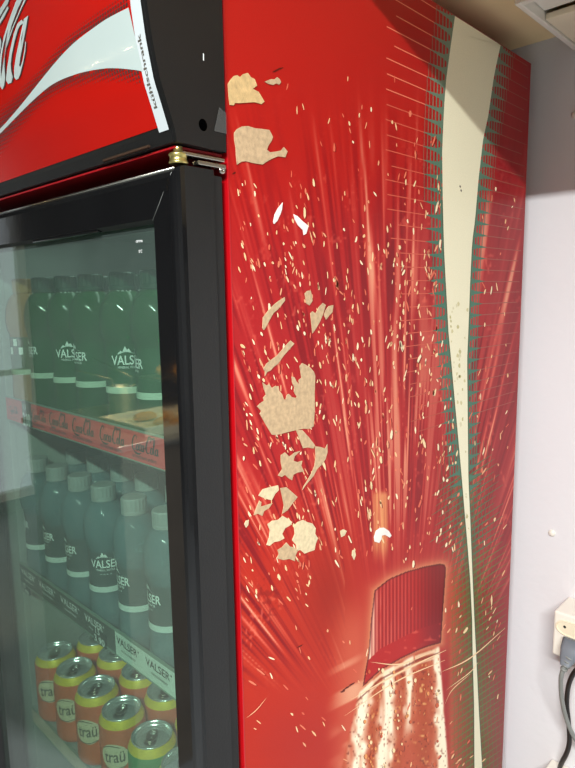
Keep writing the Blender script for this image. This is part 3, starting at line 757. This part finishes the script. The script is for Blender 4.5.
# --- top hinge
HG = empty('hinge', (0, 0, 0)); HG.parent = FR
hx = -.006; hy = -.052
MB().lathe([(.0078, 0), (.0084, .0008), (.0084, .0018), (.0076, .0024), (.0076, .0062), (.0084, .0068), (.0084, .0082), (.0074, .009), (.0040, .0095), (.0040, .0145)], 28, (hx, hy+.001, DZ1+.0018)).build('hinge_pin', M['brass'], HG)
MB().box(hx-.004, .0022, hy, -.005, DZ1+.0085, DZ1+.0115).box(-.006, .0026, -.036, -.004, DZ1+.0025, DZ1+.0062).build('hinge_plate', M['chrome'], HG, bevel=.0006)
sc_ = onx(218, 170, .0)
mb = MB(); 
for r_, h_ in ((.0034, .0), (.0034, .0012), (.0022, .0022)): pass
nn = 16; rings = [(.0036, .0), (.0036, .001), (.0026, .002), (.0012, .0021), (.0010, .0012)]
vs_ = [(sc_[0]+.0005+h, sc_[1]+.004+r*math.cos(2*math.pi*k/nn), sc_[2]+r*math.sin(2*math.pi*k/nn)) for r, h in rings for k in range(nn)]
fs_ = [(i*nn+k, i*nn+(k+1) % nn, (i+1)*nn+(k+1) % nn, (i+1)*nn+k) for i in range(4) for k in range(nn)] + [tuple(range(4*nn, 5*nn))]
mb.add(vs_, fs_, 0, True); mb.build('screw', M['chrome'], HG)

# --- shelves with price rails
YR = -.008
def shelf(zf, rt, rb, mats, name='shelf'):
    o = MB()
    o.box(LX0+.002, LX1-.002, YR+.002, .55, zf-.006, zf)
    s = o.build(name, M['liner'], FR)
    return s
def rail(parent, x0, x1, zb, zt, m, label=None):
    mb = MB(); mb.box(x0, x1, YR-.001, YR+.0015, zb, zt, 0); mb.box(x0, x1, YR-.0022, YR+.0015, zt, zt+.0016, 1); mb.box(x0, x1, YR-.0022, YR+.0015, zb-.0014, zb, 1)
    o = mb.build('price_rail', [m, M['rail_edge']], parent)
    if label: o['label'] = label
    return o
Z1, Z2, Z3 = 1.372, 1.085, .851
shA = shelf(Z1, 0, 0, None); shB = shelf(Z2, 0, 0, None); shC = shelf(Z3, 0, 0, None)
RX0, RX1 = -.548, LX1-.001
rt, rb = 1.3945, 1.3585
rail(shA, RX0, RX1, rb, rt, M['rail_red'], 'red price rail with black script wordmarks')
wm = MB()
def wm_at(x0, z0, wdt):
    sc = wdt/3.15
    wordmark(lambda a, b: (x0+a*sc, YR-.0016, z0+b*sc), wm)
cw = [(3.5,0.0)]
for (ua, ub) in ((11,19),(33,47),(50.5,69),(73.5,95),(101,125.5),(133,160)):
    xa = ony(ua, np.interp(ua, [9.4, 163], [410, 455]), YR)[0]; xb = ony(ub, np.interp(ub, [9.4, 163], [410, 455]), YR)[0]
    wm = MB(); wm_at(xa, rb+.0135, xb-xa)
    vs, fs, tw, th_ = text2d('erfrischend anders', 0)
    sc = (xb-xa)*.9/tw; wm.add([(xa+x*sc, YR-.0016, rb+.004+y*sc) for x, y in vs], fs)
    wm.build('wordmark', M['ink_black'], shA)
def price(parent, x0, x1, zb, zt, txt):
    MB().box(x0, x1, YR-.0030, YR-.0012, zb, zt).build('price_tag', M['tag'], parent)
    vs, fs, tw, th_ = text2d(txt, .02); sx = (x1-x0)*.86/tw; sz = (zt-zb)*.5/th_
    t = MB().add([(x0+(x1-x0)*.07+x*sx, YR-.0034, zb+(zt-zb)*.08+y*sz) for x, y in vs], fs)
    vs, fs, tw, th_ = text2d('1.5', .02); sx = (x1-x0)*.35/tw
    t.add([(x0+(x1-x0)*.2+x*sx, YR-.0034, zb+(zt-zb)*.7+y*sx*1.1) for x, y in vs], fs)
    t.build('price_digits', M['ink_white'], parent)
xa = ony(24.5, 415, YR)[0]; xb = ony(32.5, 415, YR)[0]
price(shA, xa, xb, rb-.004, rt+.001, '3.00')
rt2, rb2 = 1.1135, 1.0805
xs = ony(116, 640, YR)[0]
rail(shB, RX0, xs-.002, rb2, rt2, M['rail_grey'], 'smoky grey left half of the price rail')
rail(shB, xs, RX1, rb2-.001, rt2, M['rail_white'], 'pale right half of the price rail')
def words(parent, spots, m, name, zb):
    for (ua, ub) in spots:
        mb = MB()
        f = lambda u: ony(u, np.interp(u, [22, 172], [574, 686]), YR)[0]
        xa, xb = f(ua), f(ub)
        vs, fs, tw, th_ = text2d('VALSER', .01); sx = (xb-xa)*.9/tw; sz = .0105/th_
        mb.add([(xa+x*sx, YR-.0016, zb+.0165+y*sz) for x, y in vs], fs)
        mb.add([(xb-.004, YR-.0016, zb+.024), (xb-.0015, YR-.0016, zb+.024), (xb-.0015, YR-.0016, zb+.0265), (xb-.004, YR-.0016, zb+.0265)], [(0, 1, 2, 3)])
        vs, fs, tw, th_ = text2d('mineralwasser', 0); sx = (xb-xa)*.62/tw
        mb.add([(xa+(xb-xa)*.2+x*sx, YR-.0016, zb+.0085+y*sx) for x, y in vs], fs)
        mb.build(name, m, parent)
words(shB, [(22.5,37),(40,57),(62,81),(86,106)], M['ink_white'], 'wordmark', rb2)
words(shB, [(118,141),(147,174)], M['ink_black'], 'wordmark', rb2)
price(shB, ony(96, 640, YR)[0], ony(107.5, 640, YR)[0], rb2-.004, rb2+.016, '3.90')
price(shB, ony(24, 590, YR)[0], ony(31, 590, YR)[0], rb2-.013, rb2-.001, '3.90')
rail(shC, RX0, RX1, .822, .849, M['rail_can'], 'pale tan price rail')

# --- bottles
H = .208
CAPR, CAPH = .0168, .024
def bottle_proto(name, kind):
    glassm = {'w': M['water'], 'g': M['green'], 't': M['tan']}[kind]
    R_ = .0283
    pr = [(.020,0),(.0245,.0015),(.0268,.006),(.0275,.014),(.0270,.022),(.0276,.030),(.0272,.045),(.0264,.060),(.0258,.080),(.0256,.100),(.0258,.118),(.0268,.124),(.0290,.130),(.0303,.139),(.0304,.148),(.0296,.158),(.0275,.168),(.0242,.176),(.0200,.182),(.0155,.186),(.0132,.188),(.0128,.190)]
    root = empty(name, (0, 0, 0))
    b = MB().lathe(pr, 32)
    b.build('body', glassm, root)
    cp = MB(); n = 40; prc = [(CAPR-.0004, .1865), (CAPR, .187), (CAPR, .1905), (CAPR-.0006, .191), (CAPR-.0006, .192), (CAPR, .1925), (CAPR, H-.0015), (CAPR-.0015, H)]
    vs = []
    for r, z in prc:
        for k in range(n):
            rr = r - (.0005 if (k % 2 and z > .192 and z < H-.001) else 0); a = 2*math.pi*k/n
            vs.append((rr*math.cos(a), rr*math.sin(a), z))
    fs = [(i*n+k, i*n+(k+1) % n, (i+1)*n+(k+1) % n, (i+1)*n+k) for i in range(len(prc)-1) for k in range(n)]
    cp.add(vs, fs, 0, False); cp.add([vs[(len(prc)-1)*n+k] for k in range(n)], [tuple(range(n))])
    cp.add([(CAPR*.98*math.cos(2*math.pi*k/n), CAPR*.98*math.sin(2*math.pi*k/n), .1865) for k in range(n)][::-1], [tuple(range(n))])
    cp.build('bottle_cap', M['cap'] if kind == 'w' else (M['cap_green'] if kind == 'g' else M['amber_cap']), root)
    # wrap-around film label: smoky film, pale lower edge, white lettering facing -y
    def rad(z): return float(np.interp(z, [p[1] for p in pr], [p[0] for p in pr]))+.0004
    lb = MB(); zz = np.linspace(.065, .119, 9)
    lb.lathe([(rad(z), z) for z in zz], 32, mi=0, cap0=False, cap1=False)
    lb.lathe([(rad(z)+.0003, z) for z in (.0605, .0645, .0685)], 32, mi=1, cap0=False, cap1=False)
    fl = lb; lb = MB()
    def wrap(x, z, e=.0007): a = x/.0265 - math.pi/2; r = rad(z)+e; return (r*math.cos(a), r*math.sin(a), z)
    if kind != 't':
        vs, fs, tw, th_ = text2d('VALSER', .015); W_ = .042
        lb.add([wrap((x/tw-.5)*W_, .096+y/th_*.0115) for x, y in vs], fs, 2)
        vs, fs, tw, th_ = text2d('MINERAL WATER', 0); W_ = .026
        lb.add([wrap((x/tw-.5)*W_, .0915+y/th_*.003) for x, y in vs], fs, 2)
        for pk in ([(-.013,.109),(-.009,.1135),(-.0065,.112),(-.0035,.119),(-.001,.1145),(.001,.116),(.004,.111),(.009,.1095),(.012,.108)],):
            lb.add([wrap(x, z) for x, z in pk], [tuple(range(len(pk)))][::-1], 2)
        vs, fs, tw, th_ = text2d('V A L S', .0); 
        lb.add([((.0192)*math.cos((x/tw-.5)*.018/.0192-math.pi/2), (.0192)*math.sin((x/tw-.5)*.018/.0192-math.pi/2), .1845+y/th_*.0016) for x, y in vs] if kind == 'g' else [wrap((x/tw-.5)*.016, .086+y/th_*.002) for x, y in vs], fs, 2)
    else:
        for q in range(3):
            for r_ in range(2):
                x0 = -.02+q*.009; z0 = .092+r_*.013
                lb.add([wrap(x0, z0), wrap(x0+.007, z0), wrap(x0+.007, z0+.011), wrap(x0, z0+.011)], [(0, 1, 2, 3)], 3 if (q+r_) % 2 else 2)
    so = fl.build('label_sleeve', [M['label_w'], M['band_w']] if kind == 'w' else [M['label_g'], M['band_g']], root)
    lb.build('label_print', [M['ink_white'], M['ink_white'], M['ink_white'], M['ink_grey']], so)
    return root
def copy_tree(o, parent=None):
    c = o.copy(); COL.objects.link(c); c.parent = parent
    for ch in list(o.children): copy_tree(ch, c)
    return c
ords = ['first', 'second', 'third', 'fourth', 'fifth', 'sixth', 'seventh']
used = {}
def place(kind, name, protof, x, y, z, rz, label, cat, group):
    if kind not in used: used[kind] = protof(); o = used[kind]
    else: o = copy_tree(used[kind])
    o.location = (x, y, z); o.rotation_euler = (0, 0, rz)
    return tag(o, label, cat, group)
xs6 = [-.521, -.450, -.376, -.3085, -.231, -.160]
yb = .022
rots = [-28, -6, -6, 54, -10, -12]
rown = ['front row', 'second row', 'third row']
for r_ in range(3):
    for i, x in enumerate(xs6):
        rz = math.radians(rots[i] if r_ == 0 else random.uniform(-180, 180))
        place('w', 'water_bottle', lambda: bottle_proto('water_bottle', 'w'), x+random.uniform(-.001, .001)+(0 if r_ == 0 else .004), yb+.066*r_, Z2, rz,
              'clear grey-capped water bottle, %s of the middle shelf, %s from left' % (rown[r_], ords[i]), 'bottle', 'clear water bottles on the middle shelf')
rotg = [0, -12, 60, -6, 64, -30]
for r_ in range(3):
    for i, x in enumerate(xs6):
        if i == 0 and r_ == 0:
            place('t', 'drink_bottle', lambda: bottle_proto('drink_bottle', 't'), x, yb, Z1, math.radians(40), 'amber drink bottle with patterned label at the left end of the upper shelf', 'bottle', None); continue
        rz = math.radians(rotg[i] if r_ == 0 else random.uniform(-180, 180))
        place('g', 'green_bottle', lambda: bottle_proto('green_bottle', 'g'), x+random.uniform(-.001, .001), yb+.066*r_, Z1, rz,
              'green water bottle, %s of the upper shelf, %s from left' % (rown[r_], ords[i]), 'bottle', 'green water bottles on the upper shelf')

# --- cans
def can_proto(name, m):
    root = empty(name, (0, 0, 0)); HC = .115
    pr = [(.0235,0),(.0262,.002),(.031,.006),(.0328,.010),(.0330,.014),(.0330,.096),(.0326,.1005),(.0321,.1022)]
    b = MB().lathe(pr, 32, mi=0, cap1=False)
    b.lathe([(.0321,.1022),(.0316,.1035),(.0300,.1066),(.0286,.1098),(.0272,.1122)], 32, mi=1, cap0=False, cap1=False)
    def wr(x, z, e=.0004): a = x/.033-math.pi/2; return ((.033+e)*math.cos(a), (.033+e)*math.sin(a), z)
    # cream badge ring with script
    for (rx, rz_, mi, e) in ((.021, .020, 2, .0004),):
        c0 = .062; K_ = 24
        for k in range(K_):
            a0 = 2*math.pi*k/K_; a1 = 2*math.pi*(k+1)/K_
            for s0_, s1_ in ((0, .34), (.34, .67), (.67, 1)):
                b.add([wr(rx*s0_*math.cos(a0), c0+rz_*s0_*math.sin(a0), e), wr(rx*s1_*math.cos(a0), c0+rz_*s1_*math.sin(a0), e), wr(rx*s1_*math.cos(a1), c0+rz_*s1_*math.sin(a1), e), wr(rx*s0_*math.cos(a1), c0+rz_*s0_*math.sin(a1), e)], [(0, 1, 2, 3)], mi)
    vs, fs, tw, th_ = text2d('traü', .01)
    b.add([wr((x/tw-.5)*.030, .054+y/th_*.017+.25*(x/tw-.5)*.012, .0009) for x, y in vs], fs, 3)
    C = [(-.016,.046),(0,.044),(.016,.049)]
    stroke([(x, z, .0007) for x, z in C], lambda x, z: wr(x, z, .0009), b, 3)
    stroke([(-.017,.074,.0005),(-.005,.079,.0008),(.010,.077,.0005)], lambda x, z: wr(x, z, .0009), b, 3)
    b.build('can_body', [m, M['yellow'], M['badge'], M['ink_grey']], root)
    ld = MB(); ld.lathe([(.0268,.1118),(.0276,.1128),(.0278,.1142),(.0272,.115),(.0262,.1148),(.0252,.1118),(.0240,.1088),(.0228,.1082),(.0216,.1096),(.012,.1098),(.0,.1098)], 36, cap0=False, cap1=False)
    # score line and opening panel
    ld.lathe([(.0200,.1098),(.0196,.1102),(.0190,.1098)], 36, cap0=False, cap1=False)
    lo_ = ld.build('can_lid', M['alu'], root)
    tb = MB(); ring = [(.0075*math.cos(t)*1.0, .0115*math.sin(t)) for t in np.linspace(0, 2*math.pi, 18, endpoint=False)]
    inn = [(.0045*math.cos(t), .0045*math.sin(t)+.0045) for t in np.linspace(0, 2*math.pi, 18, endpoint=False)]
    z0, z1 = .1112, .1126
    v = [(x, y, z1) for x, y in ring]+[(x, y, z1) for x, y in inn]+[(x, y, z0) for x, y in ring]+[(x, y, z0) for x, y in inn]
    f = []
    for k in range(18):
        k2 = (k+1) % 18; f += [(k, k2, 18+k2, 18+k), (36+k, 54+k, 54+k2, 36+k2), (k, 36+k, 36+k2, k2), (18+k, 18+k2, 54+k2, 54+k)]
    tb.add(v, f); tb.lathe([(.0024,.1100),(.0024,.1130),(.0014,.1134)], 12, (0,-.003,0))
    # mouth opening outline in front of the rivet
    tb.add([(.0085*math.cos(t), -.0105+.0072*math.sin(t), .1101) for t in np.linspace(0, 2*math.pi, 16, endpoint=False)], [tuple(range(16))])
    tb.build('pull_tab', M['chrome'], root)
    return root
cxs = [-.4959, -.4278, -.3578, -.2860, -.2085, -.138, -.071]
rc = [-20, -25, -30, -25, -20, -10, 0]
ctab = [0]*7
for r_ in range(3):
    for i, x in enumerate(cxs):
        g_ = (r_ == 0 and i == 4)
        knd = 'cg' if g_ else 'co'
        lab = ('green soft drink can with yellow rim in the front row' if g_ else 'orange drink can with yellow rim, %s of the lower shelf, %s from left' % (rown[r_], ords[i]))
        rz = math.radians((rc[i]+62) if r_ == 0 else random.uniform(20, 140))
        place(knd, 'drink_can', (lambda: can_proto('drink_can', M['green_tin'])) if g_ else (lambda: can_proto('drink_can', M['orange'])),
              x+(0 if r_ == 0 else .012), .017+.0675*r_, Z3, rz, lab, 'can', None if g_ else 'orange drink cans on the lower shelf')

# ------------------------------------------------------------------ on the wall
# socket box
SX = .092; SYF = .631
SO = empty('socket_box', (SX+.045, .70, .96), 'white surface-mounted double power socket on the wall right of the refrigerator', 'socket')
def W(o, par): o.matrix_parent_inverse = Matrix.Translation(-par.location); return o
W(MB().box(SX, SX+.090, SYF, .6995, .925, 1.0055).build('housing', M['white'], SO, bevel=.003), SO)
fc = MB(); cz = (.972, .972)
fx = SX+.046
ringp = [(.0215, 0), (.0215, -.002), (.0195, -.0022), (.0188, .0012), (.0186, .0012)]
n = 28; c0 = (SX+.030, SYF, .981)
vs = [(c0[0]+.026*(abs(math.cos(2*math.pi*k/n))**.7*math.copysign(1, math.cos(2*math.pi*k/n)))*f1, c0[1]-dy_, c0[2]+.0135*math.sin(2*math.pi*k/n)*f1) for f1, dy_ in ((1, 0), (1, .0022), (.92, .0026), (.88, .0008), (0.0, .0008)) for k in range(n)]
fs = [(i*n+k, i*n+(k+1) % n, (i+1)*n+(k+1) % n, (i+1)*n+k) for i in range(4) for k in range(n)]
W(MB().add(vs, fs).build('socket_face', M['cream'], SO), SO)
hl = MB()
for dx_, dz_ in ((-.008, .002), (.014, .002)):
    hl.add([(c0[0]-.003+dx_+.0024*math.cos(t), SYF-.0012, c0[2]+dz_+.0024*math.sin(t)) for t in np.arange(0, 6.28, .5)], [tuple(range(13))])
W(hl.build('socket_hole', M['ink_black'], SO), SO)
# grey plug with its cable
PG = empty('power_plug', (SX+.025, SYF, .95), 'grey power plug and cable hanging from the white socket', 'plug')
px0 = ony(571, 641, SYF-.012); pm = ony(566, 662, SYF-.022); pe = ony(561.5, 673, SYF-.028)
pb = MB(); 
secs = [(ony(574, 640, SYF-.006), .0165, .012), (ony(571.5, 650, SYF-.016), .0165, .013), (ony(568, 659, SYF-.022), .0125, .010), (ony(565, 666, SYF-.026), .0075, .007)]
n = 16; vs = []
for c, a, b in secs:
    for k in range(n):
        t = 2*math.pi*k/n; cx_ = abs(math.cos(t))**.6*math.copysign(1, math.cos(t)); sy_ = abs(math.sin(t))**.6*math.copysign(1, math.sin(t))
        vs.append((c[0]+a*cx_, c[1]+b*sy_*.8, c[2]-.35*b*sy_))
fs = [(i*n+k, i*n+(k+1) % n, (i+1)*n+(k+1) % n, (i+1)*n+k) for i in range(3) for k in range(n)] + [tuple(range(n)), tuple(range(4*n-1, 3*n-1, -1))]
pb.add(vs, fs, 0, True); W(pb.build('plug_body', M['plug'], PG), PG)
sr = MB()
for k in range(4):
    f = k/3; c = np.array(ony(570.5-6.5*f, 656+13*f, SYF-.020-.007*f)); r_ = .0105-.0045*f
    sr.tube([c+np.array([.0003, 0, .0012]), c-np.array([.0003, 0, .0012])], r_, 14)
W(sr.build('strain_relief', M['cable_grey'], PG), PG)
cg = [(564.5,666,SYF-.026),(561.5,675,SYF-.028),(560.8,684,SYF-.022),(562,700,SYF-.008),(565.5,716,SYF+.01),(571,731,SYF+.02),(578,743,SYF+.03),(590,760,SYF+.04),(602,790,SYF+.045)]
W(MB().tube([tuple(p) for p in catmull([ony(*q) for q in cg], 6)], .0038, 12).build('cable', M['cable_grey'], PG), PG)
# black cable
cbk = [(585,660,.655),(578,668,.66),(572,676,.66),(568,688,.665),(566.8,704,.668),(568.5,722,.67),(569.5,740,.67),(567,752,.672),(561.5,763,.68),(559,770,.688)]
bk = MB().tube([tuple(p) for p in catmull([ony(*q) for q in cbk], 6)], .0042, 12).build('black_cable', M['cable_black'])
tag(bk, 'black cable curving down the wall behind the grey plug cable', 'cable')
# lower trunking box
LB = empty('junction_box', (.12, .70, .60), 'white box low on the wall where the black cable enters', 'junction box')
W(MB().box(.0785, .19, .662, .6995, .56, .672).build('box_body', M['white'], LB, bevel=.002), LB)
W(MB().box(.0775, .191, .660, .6635, .558, .6735).build('box_cover', M['white'], LB, bevel=.001), LB)
# round wall caps
for (u, v, lab) in ((552, 533, 'small round white screw cap on the wall above the socket'), (575.5, 115, 'small round grey screw cap on the shaded upper wall')):
    c = ony(u, v, .70); mb = MB(); n = 20
    rings = [(.0062, 0), (.0062, .0015), (.005, .0032), (.0025, .004), (0, .0042)]
    vs = [(r*math.cos(2*math.pi*k/n), -h, r*math.sin(2*math.pi*k/n)) for r, h in rings for k in range(n)]
    fs = [(i*n+k, i*n+(k+1) % n, (i+1)*n+(k+1) % n, (i+1)*n+k) for i in range(4) for k in range(n)]
    mb.add(vs, fs, 0, True); o = mb.build('screw_cap', M['white'], None, (c[0], .70, c[2])); tag(o, lab, 'screw cap')
# ceiling fixture over the gap
FX = empty('ceiling_fixture', (.30, .6, ZS), 'white plastic fixture with recessed panel under the brown ceiling board', 'fixture')
fm = MB(); fx0, fx1, fy0, fy1, fz = .0565, .62, .466, .6995, 1.930
fm.box(fx0, fx0+.008, fy0, fy1, fz, ZS-.0005); fm.box(fx1-.008, fx1, fy0, fy1, fz, ZS-.0005); fm.box(fx0+.008, fx1-.008, fy0, fy0+.010, fz, ZS-.0005)
fm.box(fx0+.008, fx1-.008, fy1-.004, fy1, fz, ZS-.0005)
W(fm.build('rim', M['white'], FX, bevel=.0012), FX)
W(MB().box(fx0+.0085, fx1-.0085, .550, fy1-.0045, fz+.003, fz+.012).build('lower_panel', M['cream'], FX, bevel=.0015), FX)
W(MB().box(fx0+.0085, fx1-.0085, fy0+.0105, .546, fz+.014, ZS-.0008).build('recessed_panel', M['white'], FX, bevel=.001), FX)

# ------------------------------------------------------------------ seen reflected in the glass
CT = empty('food_counter', (-1.45, -1.0, 0), 'snack counter with steel top facing the refrigerator', 'counter')
ZC = 1.12
W(MB().box(-1.75, -1.12, -1.30, -.62, 0, ZC-.02).build('counter_body', M['counter'], CT, bevel=.004), CT)
W(MB().box(-1.77, -1.10, -1.32, -.60, ZC-.02, ZC).build('counter_top', M['steel_dull'], CT, bevel=.003), CT)
W(MB().box(-1.70, -1.36, -1.28, -1.05, ZC+.10, ZC+.11).box(-1.69, -1.67, -1.27, -1.25, ZC, ZC+.10).box(-1.39, -1.37, -1.27, -1.25, ZC, ZC+.10).build('raised_shelf', M['steel_dull'], CT), CT)
ty = MB(); ty.box(-1.42, -1.14, -.98, -.72, ZC+.0005, ZC+.006)
for (a, b, c_, d) in ((-1.42, -1.41, -.98, -.72), (-1.15, -1.14, -.98, -.72), (-1.41, -1.15, -.98, -.97), (-1.41, -1.15, -.73, -.72)): ty.box(a, b, c_, d, ZC+.006, ZC+.03)
tag(ty.build('food_tray', M['tray_cream'], bevel=.002), 'shallow cream tray on the snack counter', 'tray')
def loaf(x, y, z, s, lab):
    mb = MB(); mb.lathe([(.001, 0), (.04*s, .004), (.052*s, .018*s), (.048*s, .038*s), (.03*s, .052*s), (.001, .056*s)], 20, cap0=False, cap1=False)
    o = mb.build('bread_roll', M['bread'], None, (x, y, z)); o.scale = (1, 1.6, 1)
    tag(o, lab, 'bread roll', 'bread rolls on the snack counter')
loaf(-1.60, -1.16, ZC+.11, 1, 'golden bread roll on the raised counter shelf, left one')
loaf(-1.46, -1.16, ZC+.11, .95, 'golden bread roll on the raised counter shelf, right one')
loaf(-1.34, -.85, ZC+.006, .55, 'golden bread roll in the cream tray, left one')
loaf(-1.22, -.85, ZC+.006, .55, 'golden bread roll in the cream tray, right one')
PT = empty('tong_pot', (-1.53, -.88, ZC), 'steel pot holding serving tongs on the snack counter', 'pot')
W(MB().lathe([(.045, 0), (.05, .004), (.05, .10), (.053, .102), (.053, .106), (.047, .106), (.047, .01), (.0, .008)], 28, (-1.53, -.88, ZC), cap1=False).build('pot', M['steel_dull'], PT), PT)
W(MB().tube([(-1.52, -.88, ZC+.02), (-1.55, -.85, ZC+.13), (-1.64, -.75, ZC+.17)], .005).tube([(-1.53, -.90, ZC+.02), (-1.55, -.93, ZC+.13), (-1.70, -.86, ZC+.20)], .005).build('tongs', M['chrome'], PT), PT)
HOOD = empty('added_light_hood', (-1.36, -.95, 2.6), 'added unseen dark hood over the snack counter, blocking its light from the refrigerator', 'lamp')  # added out of view, its cone keeps the warm fill off the refrigerator
W(MB().lathe([(.02, 2.12), (.06, 2.10), (.13, 1.93), (.133, 1.93), (.064, 2.105), (.02, 2.125)], 28, (-1.36, -.95, 0), cap0=False, cap1=False).build('hood_shell', M['black'], HOOD), HOOD)
W(MB().tube([(-1.36, -.95, 2.12), (-1.36, -.95, 2.5995)], .006).build('hood_cord', M['black'], HOOD), HOOD)
# ceiling tube lamp housing
CL = empty('ceiling_lamp', (1.0, -1.25, 2.6), 'long white tube lamp hung from the ceiling', 'lamp')
W(MB().box(.38, 1.62, -1.29, -1.21, 2.401, 2.44).box(.50, .51, -1.255, -1.245, 2.44, 2.5995).box(1.49, 1.50, -1.255, -1.245, 2.44, 2.5995).build('lamp_housing', M['white'], CL, bevel=.003), CL)
